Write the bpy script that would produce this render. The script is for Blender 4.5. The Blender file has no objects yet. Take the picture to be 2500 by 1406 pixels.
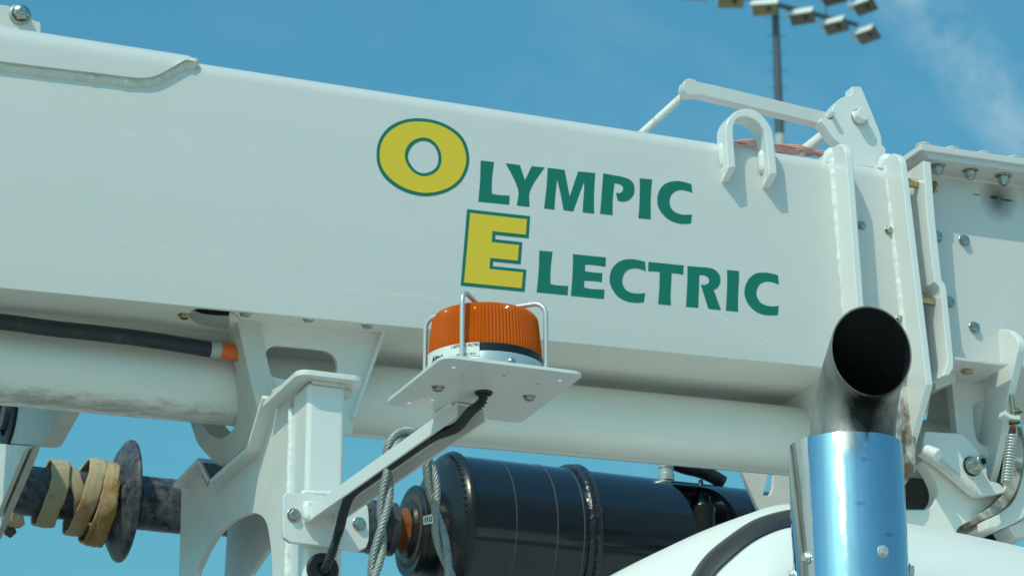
import bpy, bmesh, math, random
from mathutils import Vector as V, Matrix
from mathutils import noise as mnoise
random.seed(7)
R = math.radians
sc = bpy.context.scene
COL = sc.collection

# ------------------------------------------------------------------ camera
CAM = V((0, 0, 1.6)); FPX = 7000.0; YAW = R(22); PITCH = R(20)
cr = V((math.cos(YAW), -math.sin(YAW), 0)); chz = V((math.sin(YAW), math.cos(YAW), 0))
cv = chz * math.cos(PITCH) + V((0, 0, 1)) * math.sin(PITCH)
cu = -chz * math.sin(PITCH) + V((0, 0, 1)) * math.cos(PITCH)
cd = bpy.data.cameras.new('camera'); co = bpy.data.objects.new('camera', cd); COL.objects.link(co)
co.matrix_world = Matrix(((cr.x, cu.x, -cv.x, CAM.x), (cr.y, cu.y, -cv.y, CAM.y), (cr.z, cu.z, -cv.z, CAM.z), (0, 0, 0, 1)))
cd.sensor_fit = 'HORIZONTAL'; cd.sensor_width = 36; cd.lens = FPX / 2500 * 36
cd.clip_start = 0.05; cd.clip_end = 3000
cd.dof.use_dof = True; cd.dof.focus_distance = 4.05; cd.dof.aperture_fstop = 15
sc.camera = co

# ------------------------------------------------------------------ light
SUN = V((0.486, 0.387, -0.784)).normalized()          # direction the light travels
w = bpy.data.worlds.new('World'); sc.world = w; w.use_nodes = True
nt = w.node_tree; nt.nodes.clear()
def N(t, **k):
    n = nt.nodes.new(t)
    for a, b in k.items(): setattr(n, a, b)
    return n
sky = N('ShaderNodeTexSky', sky_type='NISHITA', sun_disc=False, sun_elevation=math.asin(-SUN.z), sun_rotation=math.atan2(-SUN.x, -SUN.y), altitude=300, air_density=2.0, dust_density=3.0, ozone_density=3.0)
tint = N('ShaderNodeMix', data_type='RGBA', blend_type='MULTIPLY'); tint.inputs[0].default_value = 1
tint.inputs[7].default_value = (0.345, 0.90, 1.03, 1)
nt.links.new(sky.outputs[0], tint.inputs[6])
geo = N('ShaderNodeTexCoord')
# thin wind-combed cirrus: stretched noise along one wind direction, more of it in some bands of the sky
mp = N('ShaderNodeMapping'); mp.inputs['Rotation'].default_value = (0.3, 0.62, 0.35); mp.inputs['Scale'].default_value = (1.6, 9.0, 7.0)
nt.links.new(geo.outputs['Generated'], mp.inputs[0])
n1 = N('ShaderNodeTexNoise'); n1.inputs['Scale'].default_value = 3.2; n1.inputs['Detail'].default_value = 9; n1.inputs['Roughness'].default_value = 0.62; n1.inputs['Distortion'].default_value = 0.5
nt.links.new(mp.outputs[0], n1.inputs[0])
n2 = N('ShaderNodeTexNoise'); n2.inputs['Scale'].default_value = 2.1; n2.inputs['Detail'].default_value = 3
nt.links.new(geo.outputs['Generated'], n2.inputs[0])
# one contrail-like streak, a great circle across the sky
CIR_N = V((0, 0, 1)); 
def ray(px, py): return (cv + cr * ((px - 1250) / FPX) + cu * ((703 - py) / FPX))
_a = ray(2190, -40).normalized(); _b = ray(2560, 400).normalized(); CIR_N = _a.cross(_b).normalized()
dot = N('ShaderNodeVectorMath', operation='DOT_PRODUCT'); dot.inputs[1].default_value = CIR_N
nt.links.new(geo.outputs['Generated'], dot.inputs[0])
n3 = N('ShaderNodeTexNoise'); n3.inputs['Scale'].default_value = 28; n3.inputs['Detail'].default_value = 6
nt.links.new(geo.outputs['Generated'], n3.inputs[0])
def M(op, a, b=None, clamp=False):
    m = N('ShaderNodeMath', operation=op, use_clamp=clamp)
    for i, x in enumerate((a, b)):
        if x is None: continue
        if isinstance(x, (int, float)): m.inputs[i].default_value = x
        else: nt.links.new(x, m.inputs[i])
    return m.outputs[0]
wob = M('MULTIPLY', M('SUBTRACT', n3.outputs[0], 0.5), 0.022)
dist = M('ABSOLUTE', M('ADD', dot.outputs['Value'], wob))
band = M('SUBTRACT', 1.0, M('DIVIDE', dist, 0.0150), True)
n4 = N('ShaderNodeTexNoise'); n4.inputs['Scale'].default_value = 58; n4.inputs['Detail'].default_value = 6; n4.inputs['Roughness'].default_value = 0.65
nt.links.new(geo.outputs['Generated'], n4.inputs[0])
brk = M('MULTIPLY', M('SUBTRACT', n4.outputs[0], 0.30), 2.1, True)
streak = M('MULTIPLY', M('MULTIPLY', band, brk), 0.85)
thin = M('MULTIPLY', M('MULTIPLY', M('SUBTRACT', n1.outputs[0], 0.46), 1.5, True), M('MULTIPLY', M('SUBTRACT', n2.outputs[0], 0.38), 2.2, True))
cl = M('ADD', streak, M('MULTIPLY', thin, 0.55), True)
cm = N('ShaderNodeMix', data_type='RGBA'); cm.inputs[7].default_value = (3.6, 5.2, 5.8, 1)
nt.links.new(cl, cm.inputs[0]); nt.links.new(tint.outputs[2], cm.inputs[6])
bg = N('ShaderNodeBackground'); bg.inputs[1].default_value = 0.12
nt.links.new(cm.outputs[2], bg.inputs[0])
wo = N('ShaderNodeOutputWorld'); nt.links.new(bg.outputs[0], wo.inputs[0])

sd = bpy.data.lights.new('sun', 'SUN'); sd.energy = 2.35; sd.angle = R(0.53); sd.color = (1.0, 0.955, 0.75)
so = bpy.data.objects.new('sun', sd); COL.objects.link(so); so.rotation_euler = SUN.to_track_quat('-Z', 'Y').to_euler(); so.location = (-4, -3, 9)
vs = sc.view_settings; vs.view_transform = 'Standard'; vs.look = 'None'; vs.exposure = 0.0; vs.gamma = 1.0; vs.use_curve_mapping = False
sc.cycles.max_bounces = 8

# ------------------------------------------------------------------ picture-to-place helpers (points on real planes)
Y0 = 3.85                      # the boom's near side face
def U(px, py, Y=Y0):
    d = ray(px, py); return CAM + d * ((Y - CAM.y) / d.y)
def UX(px, py, X):
    d = ray(px, py); return CAM + d * ((X - CAM.x) / d.x)
def UZ(px, py, Z):
    d = ray(px, py); return CAM + d * ((Z - CAM.z) / d.z)
def UPl(px, py, p, n):
    d = ray(px, py); return CAM + d * ((p - CAM).dot(n) / d.dot(n))
def zc(ox, oy, s, pts): return [(ox + x / s, oy + y / s) for x, y in pts]
def px_of(p):
    q = p - CAM; d = q.dot(cv); return (1250 + FPX * q.dot(cr) / d, 703 - FPX * q.dot(cu) / d)

# ------------------------------------------------------------------ materials
def mat(name, col, rough=0.45, metal=0.0, spec=0.5, coat=0.0, bump=0.0, bscale=300, dirt=None, damt=0.0, dscale=6, dstretch=(1, 1, 1), dlow=0.5, dhigh=0.75, trans=0.0, ior=1.45, rvar=0.0, dirt2=None):
    m = bpy.data.materials.new(name); m.use_nodes = True; t = m.node_tree; b = t.nodes['Principled BSDF']
    b.inputs['Base Color'].default_value = (*col, 1); b.inputs['Roughness'].default_value = rough; b.inputs['Metallic'].default_value = metal
    b.inputs['Specular IOR Level'].default_value = spec; b.inputs['Coat Weight'].default_value = coat; b.inputs['Coat Roughness'].default_value = 0.08
    b.inputs['Transmission Weight'].default_value = trans; b.inputs['IOR'].default_value = ior
    g = t.nodes.new('ShaderNodeNewGeometry'); L = t.links.new
    last = None
    def layer(prev, colr, amt, scale, stretch, lo, hi, seed):
        mpn = t.nodes.new('ShaderNodeMapping'); mpn.inputs['Scale'].default_value = stretch; mpn.inputs['Location'].default_value = (seed, seed * 2, 0); L(g.outputs['Position'], mpn.inputs[0])
        nz = t.nodes.new('ShaderNodeTexNoise'); nz.inputs['Scale'].default_value = scale; nz.inputs['Detail'].default_value = 9; nz.inputs['Roughness'].default_value = 0.66; L(mpn.outputs[0], nz.inputs[0])
        mr = t.nodes.new('ShaderNodeMapRange'); mr.inputs[1].default_value = lo; mr.inputs[2].default_value = hi; mr.inputs[4].default_value = amt; L(nz.outputs[0], mr.inputs[0])
        mx = t.nodes.new('ShaderNodeMix'); mx.data_type = 'RGBA'; mx.inputs[7].default_value = (*colr, 1); L(mr.outputs[0], mx.inputs[0])
        if prev is None: mx.inputs[6].default_value = (*col, 1)
        else: L(prev, mx.inputs[6])
        return mx.outputs[2], mr.outputs[0]
    if dirt:
        last, fac = layer(None, dirt, damt, dscale, dstretch, dlow, dhigh, 0.0)
        if rvar:
            ma = t.nodes.new('ShaderNodeMath'); ma.operation = 'MULTIPLY_ADD'; ma.inputs[1].default_value = rvar; ma.inputs[2].default_value = rough; L(fac, ma.inputs[0]); L(ma.outputs[0], b.inputs['Roughness'])
    if dirt2:
        c2, a2, s2, st2, l2, h2 = dirt2; last, _ = layer(last, c2, a2, s2, st2, l2, h2, 3.7)
    if last is not None: L(last, b.inputs['Base Color'])
    if bump:
        nz = t.nodes.new('ShaderNodeTexNoise'); nz.inputs['Scale'].default_value = bscale; nz.inputs['Detail'].default_value = 3; L(g.outputs['Position'], nz.inputs[0])
        bp = t.nodes.new('ShaderNodeBump'); bp.inputs['Strength'].default_value = bump; bp.inputs['Distance'].default_value = 0.002; L(nz.outputs[0], bp.inputs['Height']); L(bp.outputs[0], b.inputs['Normal'])
    return m
SPECK = ((0.16, 0.15, 0.13), 0.75, 130, (1, 1, 1), 0.715, 0.75)
WH = (0.675, 0.65, 0.63)
M_white = mat('white_paint', WH, 0.36, coat=0.25, bump=0.10, bscale=260, dirt=(0.60, 0.59, 0.56), damt=0.45, dscale=4, dlow=0.42, dhigh=0.8, rvar=0.25, dirt2=((0.56, 0.57, 0.56), 0.22, 11, (0.18, 1, 1.6), 0.52, 0.74))
M_clean = mat('clean_white_paint', (0.78, 0.77, 0.75), 0.30, coat=0.35, bump=0.04, bscale=200)
M_dirty = mat('grimy_white_paint', (0.82, 0.80, 0.74), 0.5, bump=0.12, bscale=220, dirt=(0.50, 0.45, 0.37), damt=0.42, dscale=9, dstretch=(0.35, 1, 1), dlow=0.46, dhigh=0.78, dirt2=SPECK)
M_tube = mat('tube_white_paint', (0.82, 0.81, 0.77), 0.32, coat=0.3, bump=0.05, bscale=160, dirt=(0.58, 0.54, 0.46), damt=0.4, dscale=12, dstretch=(0.16, 1, 1), dlow=0.5, dhigh=0.8, dirt2=((0.10, 0.09, 0.08), 0.85, 120, (0.45, 1, 1), 0.70, 0.74))
M_rest = mat('rest_white_paint', (0.77, 0.75, 0.72), 0.42, coat=0.15, bump=0.08, bscale=240, dirt=(0.58, 0.55, 0.47), damt=0.5, dscale=10, dlow=0.48, dhigh=0.8, dirt2=SPECK)
M_ring = mat('shaded_bracket_paint', (0.60, 0.58, 0.53), 0.5, bump=0.1, bscale=220, dirt=(0.44, 0.40, 0.33), damt=0.5, dscale=12, dirt2=SPECK)  # base tone lowered to paint in the boom's shade, grime noise over it
M_scorch = mat('scorched_paint', (0.66, 0.64, 0.58), 0.6, bump=0.3, bscale=120, dirt=(0.10, 0.055, 0.03), damt=0.95, dscale=13, dstretch=(1, 1, 0.6), dlow=0.46, dhigh=0.6, dirt2=((0.02, 0.02, 0.02), 0.9, 34, (1, 1, 0.5), 0.6, 0.66))
M_weld = mat('painted_weld', (0.80, 0.82, 0.80), 0.35, coat=0.2, bump=0.6, bscale=110)
M_weldd = mat('grimy_weld', (0.66, 0.64, 0.58), 0.5, bump=0.6, bscale=110, dirt=(0.40, 0.32, 0.22), damt=0.6, dscale=40)
M_green = mat('green_vinyl', (0.008, 0.172, 0.122), 0.42, bump=0.05, bscale=200)
M_yellow = mat('yellow_vinyl', (0.80, 0.545, 0.036), 0.42, bump=0.05, bscale=200)
M_black = mat('black_gloss_paint', (0.010, 0.016, 0.024), 0.13, coat=0.5, bump=0.03, bscale=60, dirt=(0.06, 0.06, 0.06), damt=0.3, dscale=26, dlow=0.58, dhigh=0.82, rvar=0.2, dirt2=((0.45, 0.47, 0.47), 0.7, 150, (1, 1, 1), 0.745, 0.765))
M_castbl = mat('black_cast_iron', (0.020, 0.022, 0.025), 0.27, bump=0.15, bscale=160, dirt=(0.15, 0.11, 0.08), damt=0.75, dscale=13, dlow=0.54, dhigh=0.76, rvar=0.25)
M_rust = mat('rusty_steel', (0.27, 0.085, 0.018), 0.75, bump=0.5, bscale=120, dirt=(0.08, 0.03, 0.015), damt=0.9, dscale=40, dlow=0.45, dhigh=0.7)
M_brown = mat('brown_grime_steel', (0.09, 0.065, 0.048), 0.6, bump=0.4, bscale=150, dirt=(0.24, 0.17, 0.11), damt=0.7, dscale=40)
M_axle = mat('dusty_dark_steel', (0.05, 0.062, 0.082), 0.5, bump=0.5, bscale=90, dirt=(0.36, 0.33, 0.28), damt=0.7, dscale=30, dlow=0.44, dhigh=0.82, dirt2=((0.006, 0.008, 0.011), 0.8, 60, (1, 1, 1), 0.52, 0.62))
M_strap = None
M_rubber = mat('black_rubber', (0.012, 0.014, 0.018), 0.5, bump=0.2, bscale=200, dirt=(0.06, 0.06, 0.06), damt=0.6, dscale=70)
M_hose = mat('hose_rubber', (0.022, 0.026, 0.034), 0.42, bump=0.5, bscale=420, dirt=(0.12, 0.115, 0.10), damt=0.5, dscale=35)
M_conduit = mat('black_conduit_plastic', (0.013, 0.015, 0.019), 0.32, dirt=(0.09, 0.09, 0.09), damt=0.4, dscale=60)
M_zinc = mat('zinc_steel', (0.52, 0.50, 0.44), 0.28, 1.0, bump=0.1, bscale=200, dirt=(0.22, 0.15, 0.08), damt=0.6, dscale=160, dlow=0.5, dhigh=0.65)
M_brass = mat('yellow_zinc', (0.54, 0.43, 0.26), 0.28, 1.0, dirt=(0.28, 0.22, 0.16), damt=0.6, dscale=130)
M_wire = mat('galvanised_wire', (0.34, 0.36, 0.355), 0.5, 0.6, bump=0.3, bscale=500, dirt=(0.20, 0.16, 0.12), damt=0.5, dscale=70, dlow=0.52, dhigh=0.7)
M_alu = mat('satin_aluminium', (0.62, 0.63, 0.61), 0.36, 0.55, bump=0.05, bscale=300)
M_beaconbase = mat('beacon_base_paint', (0.42, 0.49, 0.51), 0.35, 0.35)
M_dark = mat('black_plastic', (0.010, 0.011, 0.013), 0.4)
M_sootdark = mat('soot_and_recess_dark', (0.016, 0.016, 0.017), 0.9, spec=0.05, dirt=(0.03, 0.03, 0.03), damt=0.7, dscale=90)  # exhaust soot; also paints the dark of the cable opening and bolt socket
M_pipe = mat('burnt_exhaust_steel', (0.33, 0.325, 0.31), 0.45, 0.35, bump=0.08, bscale=90, dirt=(0.10, 0.095, 0.09), damt=0.85, dscale=24, dstretch=(1, 1, 0.16), dlow=0.42, dhigh=0.66, rvar=0.2, dirt2=((0.22, 0.14, 0.06), 0.7, 26, (1, 1, 0.4), 0.58, 0.70))
M_chrome = mat('chrome', (0.64, 0.665, 0.70), 0.03, 1.0, dirt=(0.36, 0.35, 0.32), damt=0.6, dscale=15, dstretch=(1, 1, 0.3), dlow=0.53, dhigh=0.74, rvar=0.35, dirt2=((0.16, 0.16, 0.15), 0.7, 90, (1, 1, 0.5), 0.66, 0.73))
_t = M_chrome.node_tree; _g = _t.nodes.new('ShaderNodeNewGeometry'); _mpn = _t.nodes.new('ShaderNodeMapping'); _mpn.inputs['Scale'].default_value = (1, 1, 0.015); _nz = _t.nodes.new('ShaderNodeTexNoise'); _nz.inputs['Scale'].default_value = 55; _nz.inputs['Detail'].default_value = 4
_bp = _t.nodes.new('ShaderNodeBump'); _bp.inputs['Strength'].default_value = 0.35; _bp.inputs['Distance'].default_value = 0.0012
_t.links.new(_g.outputs['Position'], _mpn.inputs[0]); _t.links.new(_mpn.outputs[0], _nz.inputs[0]); _t.links.new(_nz.outputs[0], _bp.inputs['Height']); _t.links.new(_bp.outputs[0], _t.nodes['Principled BSDF'].inputs['Normal'])
M_trim = mat('black_trim_plastic', (0.028, 0.031, 0.036), 0.36, bump=0.15, bscale=900)
M_sticker = mat('white_sticker', (0.78, 0.78, 0.74), 0.4)
M_print = mat('black_print', (0.012, 0.012, 0.014), 0.5)
M_whiteprint = mat('white_print', (0.7, 0.7, 0.7), 0.6)
M_orange = mat('orange_tape', (0.75, 0.13, 0.01), 0.4, coat=0.2)
M_red = mat('faded_red_rope', (0.76, 0.36, 0.30), 0.8, bump=0.8, bscale=260, dirt=(0.74, 0.52, 0.46), damt=0.9, dscale=55)
M_pole = mat('galvanised_pole', (0.085, 0.105, 0.12), 0.5, 0.2)
M_polel = mat('pale_pole_collar', (0.40, 0.41, 0.39), 0.6)
M_lampbody = mat('floodlight_body', (0.13, 0.15, 0.165), 0.5, 0.3)
M_lampwhite = mat('floodlight_visor', (0.72, 0.73, 0.70), 0.5)
M_lampglass = mat('floodlight_lens', (0.13, 0.12, 0.095), 0.25)
M_lampyel = mat('floodlight_lens_yellow', (0.24, 0.20, 0.09), 0.3)
M_rustpaint = mat('rust_streaked_paint', (0.76, 0.74, 0.66), 0.45, dirt=(0.50, 0.20, 0.04), damt=0.9, dscale=14, dlow=0.51, dhigh=0.57)
M_ringr = mat('rust_edged_paint', (0.50, 0.46, 0.39), 0.6, bump=0.3, bscale=120, dirt=(0.12, 0.065, 0.035), damt=0.9, dscale=30, dlow=0.44, dhigh=0.62)
M_gloss = mat('gloss_white_body', (0.80, 0.80, 0.78), 0.36, coat=0.12)
M_core = mat('beacon_board', (0.62, 0.60, 0.55), 0.4, dirt=(0.04, 0.035, 0.03), damt=0.9, dscale=70, dstretch=(1, 1, 0.4), dlow=0.52, dhigh=0.58)
M_band = mat('hammered_black_band', (0.02, 0.024, 0.03), 0.2, coat=0.4, bump=1.0, bscale=130, dirt=(0.16, 0.16, 0.16), damt=0.5, dscale=120, dlow=0.55, dhigh=0.68)
M_ferr = mat('grey_ferrule', (0.42, 0.43, 0.41), 0.45, 0.3)
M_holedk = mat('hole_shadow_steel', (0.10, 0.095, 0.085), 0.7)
M_ground = mat('pale_concrete', (0.54, 0.51, 0.455), 0.95, bump=0.8, bscale=30, dirt=(0.42, 0.395, 0.35), damt=0.8, dscale=1.4)
M_block = mat('dark_block_paint', (0.06, 0.06, 0.06), 0.6, bump=0.2, bscale=60)  # for the unseen blocks that cut ground bounce
# ambered lens
M_amber = bpy.data.materials.new('amber_plastic'); M_amber.use_nodes = True
_t = M_amber.node_tree; _t.nodes.clear()
def _n(k, **d):
    q = _t.nodes.new(k)
    for a_, b_ in d.items(): q.inputs[a_].default_value = b_
    return q
_tr = _n('ShaderNodeBsdfTransparent', Color=(1.0, 0.42, 0.03, 1)); _tl = _n('ShaderNodeBsdfTranslucent', Color=(1.0, 0.30, 0.0, 1)); _df = _n('ShaderNodeBsdfDiffuse', Color=(1.0, 0.19, 0.0, 1)); _gl = _n('ShaderNodeBsdfGlossy', Roughness=0.08)
_m1 = _n('ShaderNodeMixShader', Fac=0.62); _m2 = _n('ShaderNodeMixShader', Fac=0.26); _m3 = _t.nodes.new('ShaderNodeMixShader'); _fr = _n('ShaderNodeFresnel', IOR=1.33); _o = _t.nodes.new('ShaderNodeOutputMaterial')
_l = _t.links.new; _l(_tl.outputs[0], _m1.inputs[1]); _l(_df.outputs[0], _m1.inputs[2]); _l(_m1.outputs[0], _m2.inputs[1]); _l(_tr.outputs[0], _m2.inputs[2]); _l(_m2.outputs[0], _m3.inputs[1]); _l(_gl.outputs[0], _m3.inputs[2]); _l(_fr.outputs[0], _m3.inputs[0]); _l(_m3.outputs[0], _o.inputs[0])
M_amberin = bpy.data.materials.new('amber_plastic_inner'); M_amberin.use_nodes = True; _t = M_amberin.node_tree; _t.nodes.clear()
_tr = _n('ShaderNodeBsdfTransparent', Color=(1.0, 0.90, 0.70, 1)); _gl = _n('ShaderNodeBsdfGlossy', Roughness=0.1); _gl.inputs[0].default_value = (1.0, 0.45, 0.05, 1); _m1 = _n('ShaderNodeMixShader', Fac=0.22); _o = _t.nodes.new('ShaderNodeOutputMaterial')
_t.links.new(_tr.outputs[0], _m1.inputs[1]); _t.links.new(_gl.outputs[0], _m1.inputs[2]); _t.links.new(_m1.outputs[0], _o.inputs[0])
# strap fabric: woven ribs across it
M_strap = mat('tan_webbing', (0.60, 0.48, 0.30), 0.85, dirt=(0.45, 0.22, 0.05), damt=0.8, dscale=15, dlow=0.50, dhigh=0.64, dirt2=((0.18, 0.14, 0.09), 0.55, 30, (1, 1, 1), 0.56, 0.74))
_t = M_strap.node_tree; _w = _t.nodes.new('ShaderNodeTexCoord'); _wv = _t.nodes.new('ShaderNodeTexWave'); _wv.wave_type = 'BANDS'; _wv.bands_direction = 'X'; _wv.inputs['Scale'].default_value = 0.55; _wv.inputs['Distortion'].default_value = 0.6
_t.links.new(_w.outputs['UV'], _wv.inputs[0]); _bp = _t.nodes.new('ShaderNodeBump'); _bp.inputs['Strength'].default_value = 0.7; _bp.inputs['Distance'].default_value = 0.0012
_t.links.new(_wv.outputs['Fac'], _bp.inputs['Height']); _t.links.new(_bp.outputs[0], _t.nodes['Principled BSDF'].inputs['Normal'])
M_strapo = M_strap.copy(); M_strapo.name = 'stained_webbing'
for _q in M_strapo.node_tree.nodes:
    if _q.type == 'MAP_RANGE' and abs(_q.inputs[4].default_value - 0.8) < 1e-3: _q.inputs[1].default_value = 0.40; _q.inputs[2].default_value = 0.58; _q.inputs[4].default_value = 0.9
# box face with one burnt spot and a scrape
M_stain = mat('white_paint_with_burn', WH, 0.38, coat=0.2, bump=0.10, bscale=260, dirt=(0.60, 0.59, 0.56), damt=0.35, dscale=5, dlow=0.42, dhigh=0.8)
def add_spot(m, p, stretch, rad, colr, amp, nscale, amt=1.0, soft=0.5, nst=(1, 1, 1), rough=None):
    t = m.node_tree; b = t.nodes['Principled BSDF']; L = t.links.new
    prev = b.inputs['Base Color'].links[0].from_socket
    g = t.nodes.new('ShaderNodeNewGeometry')
    s = t.nodes.new('ShaderNodeVectorMath'); s.operation = 'SUBTRACT'; s.inputs[1].default_value = p; L(g.outputs['Position'], s.inputs[0])
    k = t.nodes.new('ShaderNodeVectorMath'); k.operation = 'MULTIPLY'; k.inputs[1].default_value = stretch; L(s.outputs[0], k.inputs[0])
    ln = t.nodes.new('ShaderNodeVectorMath'); ln.operation = 'LENGTH'; L(k.outputs[0], ln.inputs[0])
    nz = t.nodes.new('ShaderNodeTexNoise'); nz.inputs['Scale'].default_value = nscale; nz.inputs['Detail'].default_value = 8; nz.inputs['Roughness'].default_value = 0.7
    mq = t.nodes.new('ShaderNodeMapping'); mq.inputs['Scale'].default_value = nst; L(g.outputs['Position'], mq.inputs[0]); L(mq.outputs[0], nz.inputs[0])
    a = t.nodes.new('ShaderNodeMath'); a.operation = 'MULTIPLY_ADD'; a.inputs[1].default_value = amp; L(nz.outputs[0], a.inputs[0]); L(ln.outputs['Value'], a.inputs[2])
    mr = t.nodes.new('ShaderNodeMapRange'); mr.inputs[1].default_value = rad + amp * 0.5; mr.inputs[2].default_value = (rad + amp * 0.5) * soft; mr.inputs[4].default_value = amt; L(a.outputs[0], mr.inputs[0])
    mx = t.nodes.new('ShaderNodeMix'); mx.data_type = 'RGBA'; mx.inputs[7].default_value = (*colr, 1); L(mr.outputs[0], mx.inputs[0]); L(prev, mx.inputs[6]); L(mx.outputs[2], b.inputs['Base Color'])
    if rough is not None:
        rx = t.nodes.new('ShaderNodeMix'); rx.data_type = 'FLOAT'; rx.inputs[3].default_value = rough; L(mr.outputs[0], rx.inputs[0])
        if b.inputs['Roughness'].links: L(b.inputs['Roughness'].links[0].from_socket, rx.inputs[2])
        else: rx.inputs[2].default_value = b.inputs['Roughness'].default_value
        L(rx.outputs[0], b.inputs['Roughness'])
def add_line(m, p0, p1, wid, colr, amt):
    """a long faint wipe mark on the paint between two places"""
    t = m.node_tree; b = t.nodes['Principled BSDF']; L = t.links.new; prev = b.inputs['Base Color'].links[0].from_socket
    d = (p1 - p0); Ln = d.length; d.normalize(); n = d.cross(V((0, 1, 0))).normalized()
    g = t.nodes.new('ShaderNodeNewGeometry'); s_ = t.nodes.new('ShaderNodeVectorMath'); s_.operation = 'SUBTRACT'; s_.inputs[1].default_value = p0; L(g.outputs['Position'], s_.inputs[0])
    def dt(vec):
        q = t.nodes.new('ShaderNodeVectorMath'); q.operation = 'DOT_PRODUCT'; q.inputs[1].default_value = vec; L(s_.outputs[0], q.inputs[0]); return q.outputs['Value']
    def rng(sock, a, b_, c, e):
        q = t.nodes.new('ShaderNodeMapRange'); q.inputs[1].default_value = a; q.inputs[2].default_value = b_; q.inputs[3].default_value = c; q.inputs[4].default_value = e; L(sock, q.inputs[0]); return q.outputs[0]
    ab = t.nodes.new('ShaderNodeMath'); ab.operation = 'ABSOLUTE'; L(dt(n), ab.inputs[0])
    along = dt(d); f1 = rng(ab.outputs[0], wid * 0.4, wid, amt, 0); f2 = rng(along, 0, Ln * 0.2, 0, 1); f3 = rng(along, Ln * 0.7, Ln, 1, 0)
    nz = t.nodes.new('ShaderNodeTexNoise'); nz.inputs['Scale'].default_value = 14; nz.inputs['Detail'].default_value = 5; L(g.outputs['Position'], nz.inputs[0]); f4 = rng(nz.outputs[0], 0.38, 0.6, 0.15, 1)
    for f_ in (f2, f3, f4):
        k_ = t.nodes.new('ShaderNodeMath'); k_.operation = 'MULTIPLY'; L(f1, k_.inputs[0]); L(f_, k_.inputs[1]); f1 = k_.outputs[0]
    mx = t.nodes.new('ShaderNodeMix'); mx.data_type = 'RGBA'; mx.inputs[7].default_value = (*colr, 1); L(f1, mx.inputs[0]); L(prev, mx.inputs[6]); L(mx.outputs[2], b.inputs['Base Color'])

# ------------------------------------------------------------------ builders
def thing(name, label, cat, loc, group=None):
    o = bpy.data.objects.new(name, None); COL.objects.link(o); o.location = loc; o.empty_display_size = 0.05
    o['label'] = label; o['category'] = cat
    if group: o['group'] = group
    return o
WORLD = {}
def wloc(o):
    p = V((0, 0, 0))
    if o.type == 'EMPTY': return V(o.location)
    return p
def attach(o, parent):
    if parent is None: return
    o.parent = parent
    o.matrix_parent_inverse = parent_world(parent).inverted()
def parent_world(p):
    m = Matrix.LocRotScale(p.location, p.rotation_euler, p.scale)
    if p.parent: m = parent_world(p.parent) @ p.matrix_parent_inverse @ m
    return m
def mobj(name, verts, faces, m, parent=None, ang=35, bevel=0, seg=2):
    me = bpy.data.meshes.new(name); me.from_pydata([tuple(v) for v in verts], [], faces); me.validate()
    return fin(name, me, m, parent, ang, bevel, seg)
def fin(name, me, m, parent, ang=35, bevel=0, seg=2, harden=True):
    bm = bmesh.new(); bm.from_mesh(me); bmesh.ops.recalc_face_normals(bm, faces=bm.faces); bm.to_mesh(me); bm.free()
    for p in me.polygons: p.use_smooth = True
    me.set_sharp_from_angle(angle=R(ang))
    if m: me.materials.append(m)
    o = bpy.data.objects.new(name, me); COL.objects.link(o); attach(o, parent)
    if bevel:
        b = o.modifiers.new('bevel', 'BEVEL'); b.width = bevel; b.segments = seg; b.limit_method = 'ANGLE'; b.angle_limit = R(32); b.harden_normals = harden
    return o
def sm(pts, n=4, ang=38, closed=True):
    P = [V(p) for p in pts]; k = len(P); out = []
    if k < 3: return P
    def turn(i):
        if not closed and (i == 0 or i == k - 1): return 180
        a = P[i] - P[i - 1]; b = P[(i + 1) % k] - P[i]
        if a.length < 1e-9 or b.length < 1e-9: return 0
        return math.degrees(a.angle(b))
    cor = [turn(i) > ang for i in range(k)]
    for i in range(k if closed else k - 1):
        j = (i + 1) % k; a, b = P[i], P[j]; L = (b - a).length
        def tan(q):
            return (P[(q + 1) % k] - P[q - 1]).normalized()
        ta = (b - a).normalized() if cor[i] else tan(i); tb = (b - a).normalized() if cor[j] else tan(j)
        straight = cor[i] and cor[j]
        nn = 1 if straight else n
        for s in range(nn):
            u = s / nn; h1 = 2*u**3-3*u**2+1; h2 = u**3-2*u**2+u; h3 = -2*u**3+3*u**2; h4 = u**3-u**2
            out.append(a*h1 + ta*(L*h2) + b*h3 + tb*(L*h4))
    if not closed: out.append(P[-1])
    return out
def prism(name, loop, vec, m, parent=None, holes=(), bevel=0.0015, ang=35, seg=2):
    """plate: closed 3-D outline (with holes) given thickness along vec"""
    bm = bmesh.new()
    vec = V(vec); edges = []
    for lp in [loop] + list(holes):
        vs_ = [bm.verts.new(p) for p in lp]
        for i in range(len(vs_)): edges.append(bm.edges.new((vs_[i], vs_[(i + 1) % len(vs_)])))
    bmesh.ops.triangle_fill(bm, edges=edges, use_beauty=True)
    if not holes: bmesh.ops.dissolve_faces(bm, faces=list(bm.faces))
    else: bmesh.ops.dissolve_limit(bm, angle_limit=0.02, verts=list(bm.verts), edges=list(bm.edges))
    ret = bmesh.ops.extrude_face_region(bm, geom=list(bm.faces))
    for g in ret['geom']:
        if isinstance(g, bmesh.types.BMVert): g.co += vec
    me = bpy.data.meshes.new(name); bm.to_mesh(me); bm.free()
    return fin(name, me, m, parent, ang, bevel, seg, not holes)
def plate(name, pts, Y, th, m, parent=None, holes=(), bevel=0.0015, smooth=4, ang=38):
    f = (lambda q: [U(x, y, Y) for x, y in (sm([V((a, b)) for a, b in q], smooth, ang) if smooth else q)])
    return prism(name, f(pts), V((0, th, 0)), m, parent, [f(h) for h in holes], bevel)
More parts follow.
